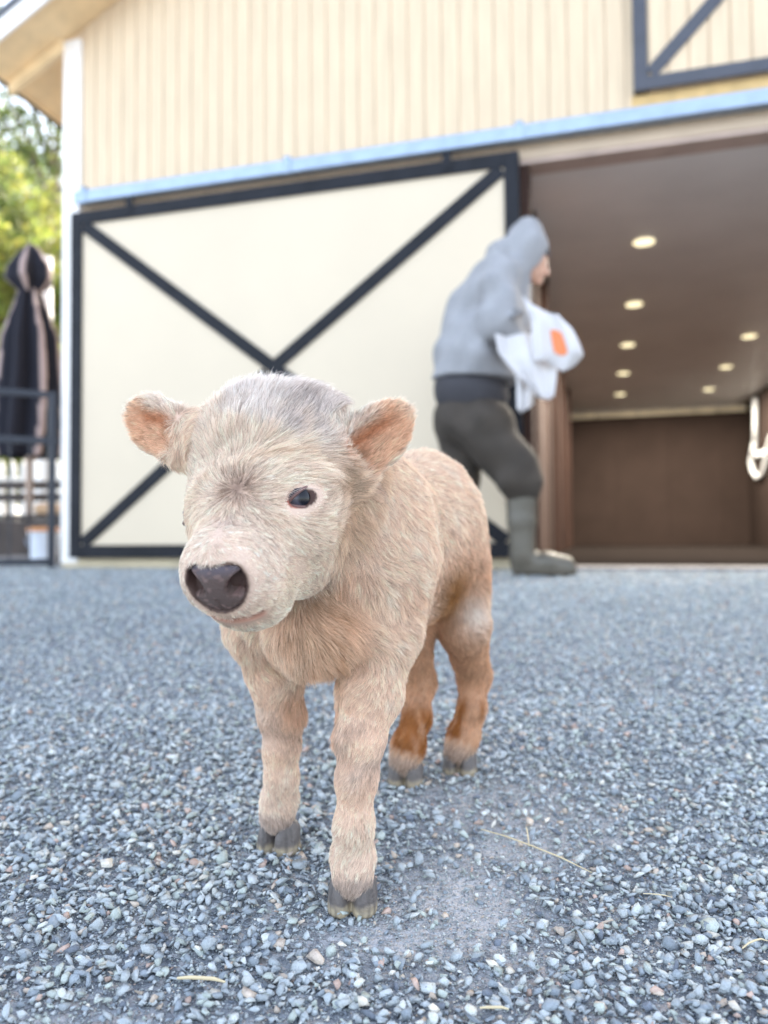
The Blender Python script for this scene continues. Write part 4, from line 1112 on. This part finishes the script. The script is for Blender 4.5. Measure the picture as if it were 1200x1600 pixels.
# trees
def tree_mats(i, c, c2):
    mt = bpy.data.materials.new('leaves'); mt.use_nodes = True; n = mt.node_tree.nodes; l = mt.node_tree.links
    b = n['Principled BSDF']; b.inputs['Roughness'].default_value = .5
    a = n.new('ShaderNodeAttribute'); a.attribute_name = 'col'; l.new(a.outputs['Color'], b.inputs['Base Color'])
    t = n.new('ShaderNodeBsdfTranslucent'); mx = n.new('ShaderNodeMixShader'); mx.inputs[0].default_value = .5
    h = n.new('ShaderNodeHueSaturation'); h.inputs['Value'].default_value = 1.5; h.inputs['Hue'].default_value = .485; l.new(a.outputs['Color'], h.inputs['Color']); l.new(h.outputs[0], t.inputs[0])
    l.new(b.outputs[0], mx.inputs[1]); l.new(t.outputs[0], mx.inputs[2]); l.new(mx.outputs[0], n['Material Output'].inputs[0])
    return mt
leafm = tree_mats(0, None, None)
bark = mat('bark', (.16, .12, .09), .85, var=.3, bump=.6, bscale=12)
def tree(x, y, h, rad, nleaf, col, label, seed, conifer=False, low=.25, name='broadleaf_tree', ls=.09):
    r = np.random.default_rng(seed); t = empty(name, (x, y, -.02)); tag(t, label, 'tree', 'trees beyond the yard')
    mb = MB(); lean = r.normal(0, .03, 2)
    tp = [(lean[0]*h*q, lean[1]*h*q, h*q*.85) for q in np.linspace(0, 1, 6)]; mb.tube(tp, list(np.linspace(h*.022, h*.004, 6)), 9)
    cl = []
    nb = 26
    for i in range(nb):
        q = r.uniform(low, .92); a = r.uniform(0, 2*np.pi); z = h*q
        rr = rad*((1-q)*1.2+.12 if conifer else math.sqrt(max(.05, 1-((q-.6)/.5)**2)))*r.uniform(.5, 1.0)
        e = np.array([lean[0]*z+rr*math.cos(a), lean[1]*z+rr*math.sin(a), z+(rr*.35 if not conifer else -rr*.15)])
        s0 = (lean[0]*z*.85, lean[1]*z*.85, z*.85); mb.tube([s0, tuple((np.array(s0)+e)/2+np.array([0, 0, rr*.08])), tuple(e)], [h*.006, h*.004, h*.0015], 5)
        for k_ in (.35, .6, .8, 1.0): cl.append((np.array(s0)*(1-k_)+e*k_, rad*r.uniform(.12, .26)))
    cl.append((np.array([lean[0]*h, lean[1]*h, h*.9]), rad*.25))
    mb.build('trunk', bark, t)
    cc = np.array([c_[0] for c_ in cl]); cr_ = np.array([c_[1] for c_ in cl]); w_ = cr_**2/np.sum(cr_**2)
    k_ = r.choice(len(cl), nleaf, p=w_); d = r.normal(size=(nleaf, 3)); d /= np.linalg.norm(d, axis=1, keepdims=True)
    P = cc[k_]+d*(cr_[k_]*r.uniform(.3, 1.15, nleaf)**.7)[:, None]*np.array([1, 1, .7])
    a1 = r.normal(size=(nleaf, 3)); a1 /= np.linalg.norm(a1, axis=1, keepdims=True); a2 = np.cross(a1, r.normal(size=(nleaf, 3))); a2 /= np.linalg.norm(a2, axis=1, keepdims=True)
    s_ = (ls*r.uniform(.6, 1.3, nleaf))[:, None]
    V = np.stack([P-a1*s_, P+a2*s_*.5, P+a1*s_, P-a2*s_*.5], 1).reshape(-1, 3); F = np.arange(nleaf*4).reshape(-1, 4)
    cv = (r.uniform(.7, 1.3, (len(cl), 1)))[k_]*r.uniform(.7, 1.3, (nleaf, 1)); c = np.array(col)*cv
    c[:, 0] *= r.uniform(.8, 1.25, nleaf)
    fast_mesh('crown', V, F, leafm, t, attrs={'col': np.c_[np.repeat(c, 4, 0), np.ones(nleaf*4)]})
YG, DG, MG = (.17, .20, .04), (.05, .08, .03), (.11, .15, .04)
TL = [(-6.5, 14, 6.4, 2.2, 15000, YG, 'bright yellow green tree just beyond the picket fence', 1, False),
      (-8.9, 17, 9.5, 2.4, 8000, MG, 'slim mid green spruce at the left edge behind the parasol', 2, True),
      (-9.8, 22, 15, 3.8, 12000, MG, 'mid green birch behind the yellow tree', 3, False),
      (-12.8, 24, 14, 3.4, 9000, MG, 'large loose tree at the far left of the row', 4, False),
      (-7.9, 18.5, 9.0, 2.6, 9000, YG, 'tall yellow green tree half hidden behind the barn corner', 5, False),
      (-13.6, 30, 17, 4.2, 12000, DG, 'tallest dark tree rising behind the others', 6, True),
      (-5.2, 15.5, 3.2, 1.3, 6000, YG, 'low bushy yellow green tree next to the barn wall', 7, False),
      (-16.5, 34, 16, 4.6, 9000, MG, 'distant broad tree at the back of the row', 8, False)]
for a in TL: tree(*a[:8], conifer=a[8], low=.15 if a[2] < 7 else .2, name='spruce_tree' if a[8] else 'broadleaf_tree')
